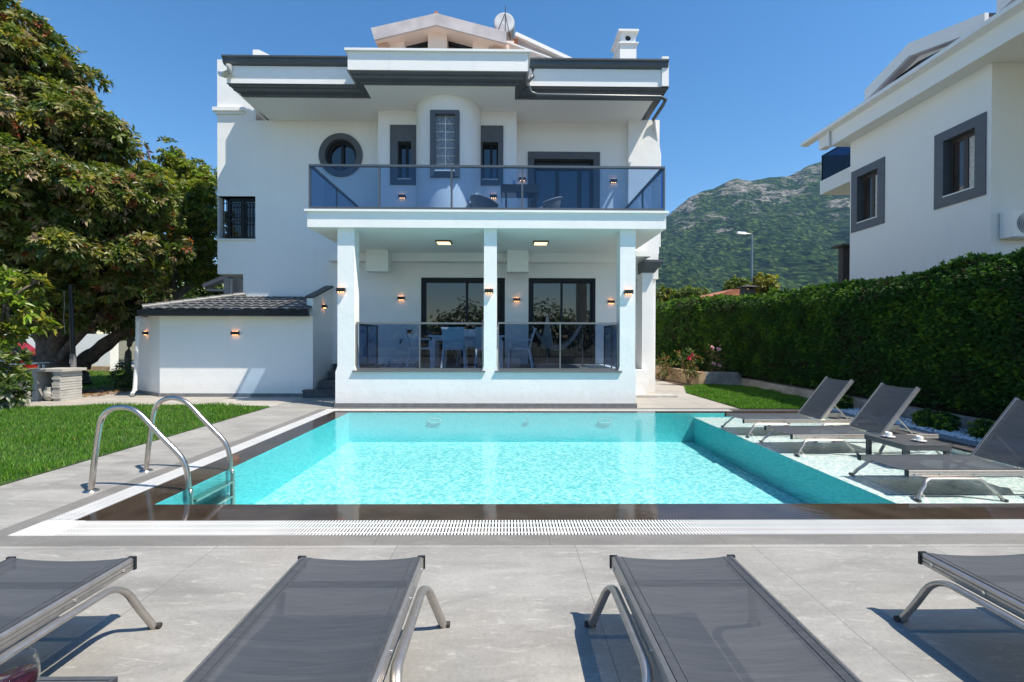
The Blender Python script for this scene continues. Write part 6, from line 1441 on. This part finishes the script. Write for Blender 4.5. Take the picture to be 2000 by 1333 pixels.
# ------------------------------------------------------------------ things under the trees at the left
bw = thing('boundary_wall', (-18, 18.6, 0), 'white rendered boundary wall with brown stained foot behind the big tree', 'wall')
mb = MB(); mb.box(-26, AX(215, 18.6), 18.6, 19.0, 0, AZ(655, 18.6)); mb.build('wall', M['white'], bw)
mb = MB(); mb.box(-20, AX(214, 18.6), 18.585, 18.6, 0.0, .22); mb.build('stained_foot', M['ochre'], bw)
dv = MB(); dv.add([(AX(216, 19), 19, 0.003), (-12.5, 19, 0.003), (-12.5, 30, 0.003), (-24, 30, .003)], [(0,1,2,3)]); tag(dv.build('driveway', M['path']), kind='structure')
t = thing('wire_fence', (-14, 24, 0), 'green wire fence behind the driveway left of the annex', 'fence')
mb = MB()
for k in range(40): mb.bar((-19+k*.2, 24, .45), (-19+k*.2, 24, 1.6), .012, .012)
for z in (.5, .9, 1.3, 1.6): mb.bar((-19, 24, z), (-11, 24, z), .014, .014)
mb.build('mesh_panel', M['iron'], t)
mb = MB(); mb.box(-19, -11, 24.1, 24.3, 0, .45); mb.build('base_wall', M['slab'], t)
# masonry bench / grill block
t = thing('stone_bench', (-10.3, 10.2, 0), 'small masonry stand with a stone top and stacked-stone side under the tree', 'stone stand')
sy = 10.0
mb = MB(); mb.box(AX(59, sy), AX(124, sy), sy-.03, sy+.55, AZ(728, sy), AZ(723, sy)); mb.build('slab_top', M['slab'], t)
mb = MB(); mb.box(AX(62, sy), AX(72, sy), sy, sy+.5, 0, AZ(728, sy)); mb.box(AX(72, sy), AX(103, sy), sy+.4, sy+.5, 0, AZ(728, sy)); mb.build('side_slab', M['slab'], t)
mb = MB(); hz_ = AZ(728, sy)
for k in range(11): dx = random.uniform(-.012, .012); mb.box(AX(103, sy)+dx, AX(118, sy)+dx*.5, sy-.01+dx, sy+.5, k*hz_/11+.003, (k+1)*hz_/11-.003)
mb.build('stacked_stones', M['slab'], t)
x, z = at(86, 772, 9.95); mb = MB(); mb.lathe((x, 10.15, .0), [(0, .01), (.12, .012), (.17, .10), (.16, .22), (.12, .28), (.13, .30), (.10, .30), (.09, .26), (0, .2)], 20)
tag(mb.build('clay_pot', M['bollard'], origin=(x, 10.15, 0)), 'mottled round pot standing inside the masonry stand', 'pot')
# second stacked stone block at the left edge
mb = MB(); hz_ = .5
for k in range(8): dx = random.uniform(-.015, .015); mb.box(AX(0, 9.2)+dx, AX(18, 9.2)+dx, 9.2+dx, 9.6, k*hz_/8+.003, (k+1)*hz_/8-.003)
tag(mb.build('stone_pier', M['slab'], origin=(AX(9, 9.2), 9.4, 0)), 'low stacked-stone pier at the left edge behind the shrub', 'stone pier')
# pole with cable
t = thing('garden_pole', (AX(140, 10.8), 10.8, 0), 'slim dark pole with grey foot and hanging cable before the big tree', 'pole')
x = AX(141, 10.8, 700); mb = MB(); mb.tube([(x+.02, 10.8, 1.0), (x-.03, 10.8, AZ(560, 10.8))], .05, 10); mb.build('shaft', M['iron'], t)
mb = MB(); mb.tube([(x+.04, 10.8, 0), (x+.02, 10.8, 1.0)], .058, 10); mb.build('foot', M['plinth'], t)
mb = MB(); mb.tube([tp(125, 568, 10.7), tp(126, 600, 10.7), tp(124, 620, 10.7), tp(127, 650, 10.7)], .008, 6); mb.build('cable', M['concrete'], t)
# white garden table frame behind the stand
t = thing('white_trestle', (AX(60, 11.6), 11.6, 0), 'white metal trestle table between the masonry stand and the tree trunk', 'trestle')
mb = MB(); a, b_ = tp(30, 712, 11.6), tp(85, 709, 11.6); mb.bar(a, b_, .3, .04); mb.build('tabletop', M['plastic'], t)
for px in (76, 85): mb = MB(); mb.bar((AX(px, 11.6), 11.6, 0), (AX(px, 11.6), 11.6, a[2]), .035, .035); mb.build('leg', M['plastic'], t)
# red car beyond the tree
t = thing('parked_car', (-17.5, 15.6, 0), 'red car parked at the far left, mostly hidden by leaves', 'car')
cx_, cy_ = AX(-5, 15.5)-1.0, 15.5
mb = MB(); sec = [(-2.0, .35), (-2.05, .75), (-1.2, .95), (-.7, 1.4), (.8, 1.42), (1.4, .98), (2.0, .85), (2.05, .35)]
mb.poly([(cx_+a, cy_-.85, z) for a, z in sec], (0, 1.7, 0)); mb.build('body', M['red'], t)
mb = MB(); mb.poly([(cx_+a, cy_-.858, z) for a, z in [(-1.05, .98), (-.62, 1.34), (.75, 1.35), (1.2, 1.0)]], (0, .006, 0)); mb.build('side_window', M['pane'], t)
for a in (-1.3, 1.25):
    mb = MB(); mb.tube([(cx_+a, cy_-.88, .32), (cx_+a, cy_-.66, .32)], .32, 20); wh = mb.build('wheel', M['rubber'], t)
    mb = MB(); mb.tube([(cx_+a, cy_-.89, .32), (cx_+a, cy_-.881, .32)], .19, 16); mb.build('rim', M['rail'], wh)
mb = MB(); mb.box(cx_+1.95, cx_+2.06, cy_-.87, cy_-.6, .6, .75); mb.build('headlight', M['ceramic'], t)

# greenery and a low house behind the camera, which the panes and the water mirror
for k, (x, y, r_) in enumerate(((-11, -17, 3.2), (-3.5, -18, 2.8), (3.2, -17, 3.0), (10, -17, 3.0))):
    bb = [(x, y, 2.6, r_, 1.6, 1.9), (x+r_*.7, y+.3, 2.0, r_*.6, 1.4, 1.4), (x-r_*.7, y, 2.1, r_*.6, 1.4, 1.4)]
    tree('rear_tree', (x, y, 0), ('leftmost', 'second', 'third', 'rightmost')[k]+' of the dense trees across the garden, mirrored in the doors', 'tree', [([(x, y, 0), (x, y, 2.4)], .18, .1)], bb, 1300, .22, .06, ['leaf_dark', 'leaf_mid'], [.7, .3], leaf_n=6, group='trees mirrored in the doors')

HAZE = True
if HAZE:
    m = bpy.data.materials.new('haze'); m.use_nodes = True; nt = m.node_tree; nt.nodes.clear()
    out = N(nt, 'ShaderNodeOutputMaterial'); vp = N(nt, 'ShaderNodeVolumePrincipled'); vp.inputs['Color'].default_value = (0.34, 0.62, 1.0, 1); vp.inputs['Density'].default_value = 0.00009; vp.inputs['Anisotropy'].default_value = 0.0
    nt.links.new(vp.outputs[0], out.inputs['Volume'])
    hb = MB(); hb.box(-1700, 2700, -1300, 2500, -8, 720); tag(hb.build('haze', m), kind='stuff')
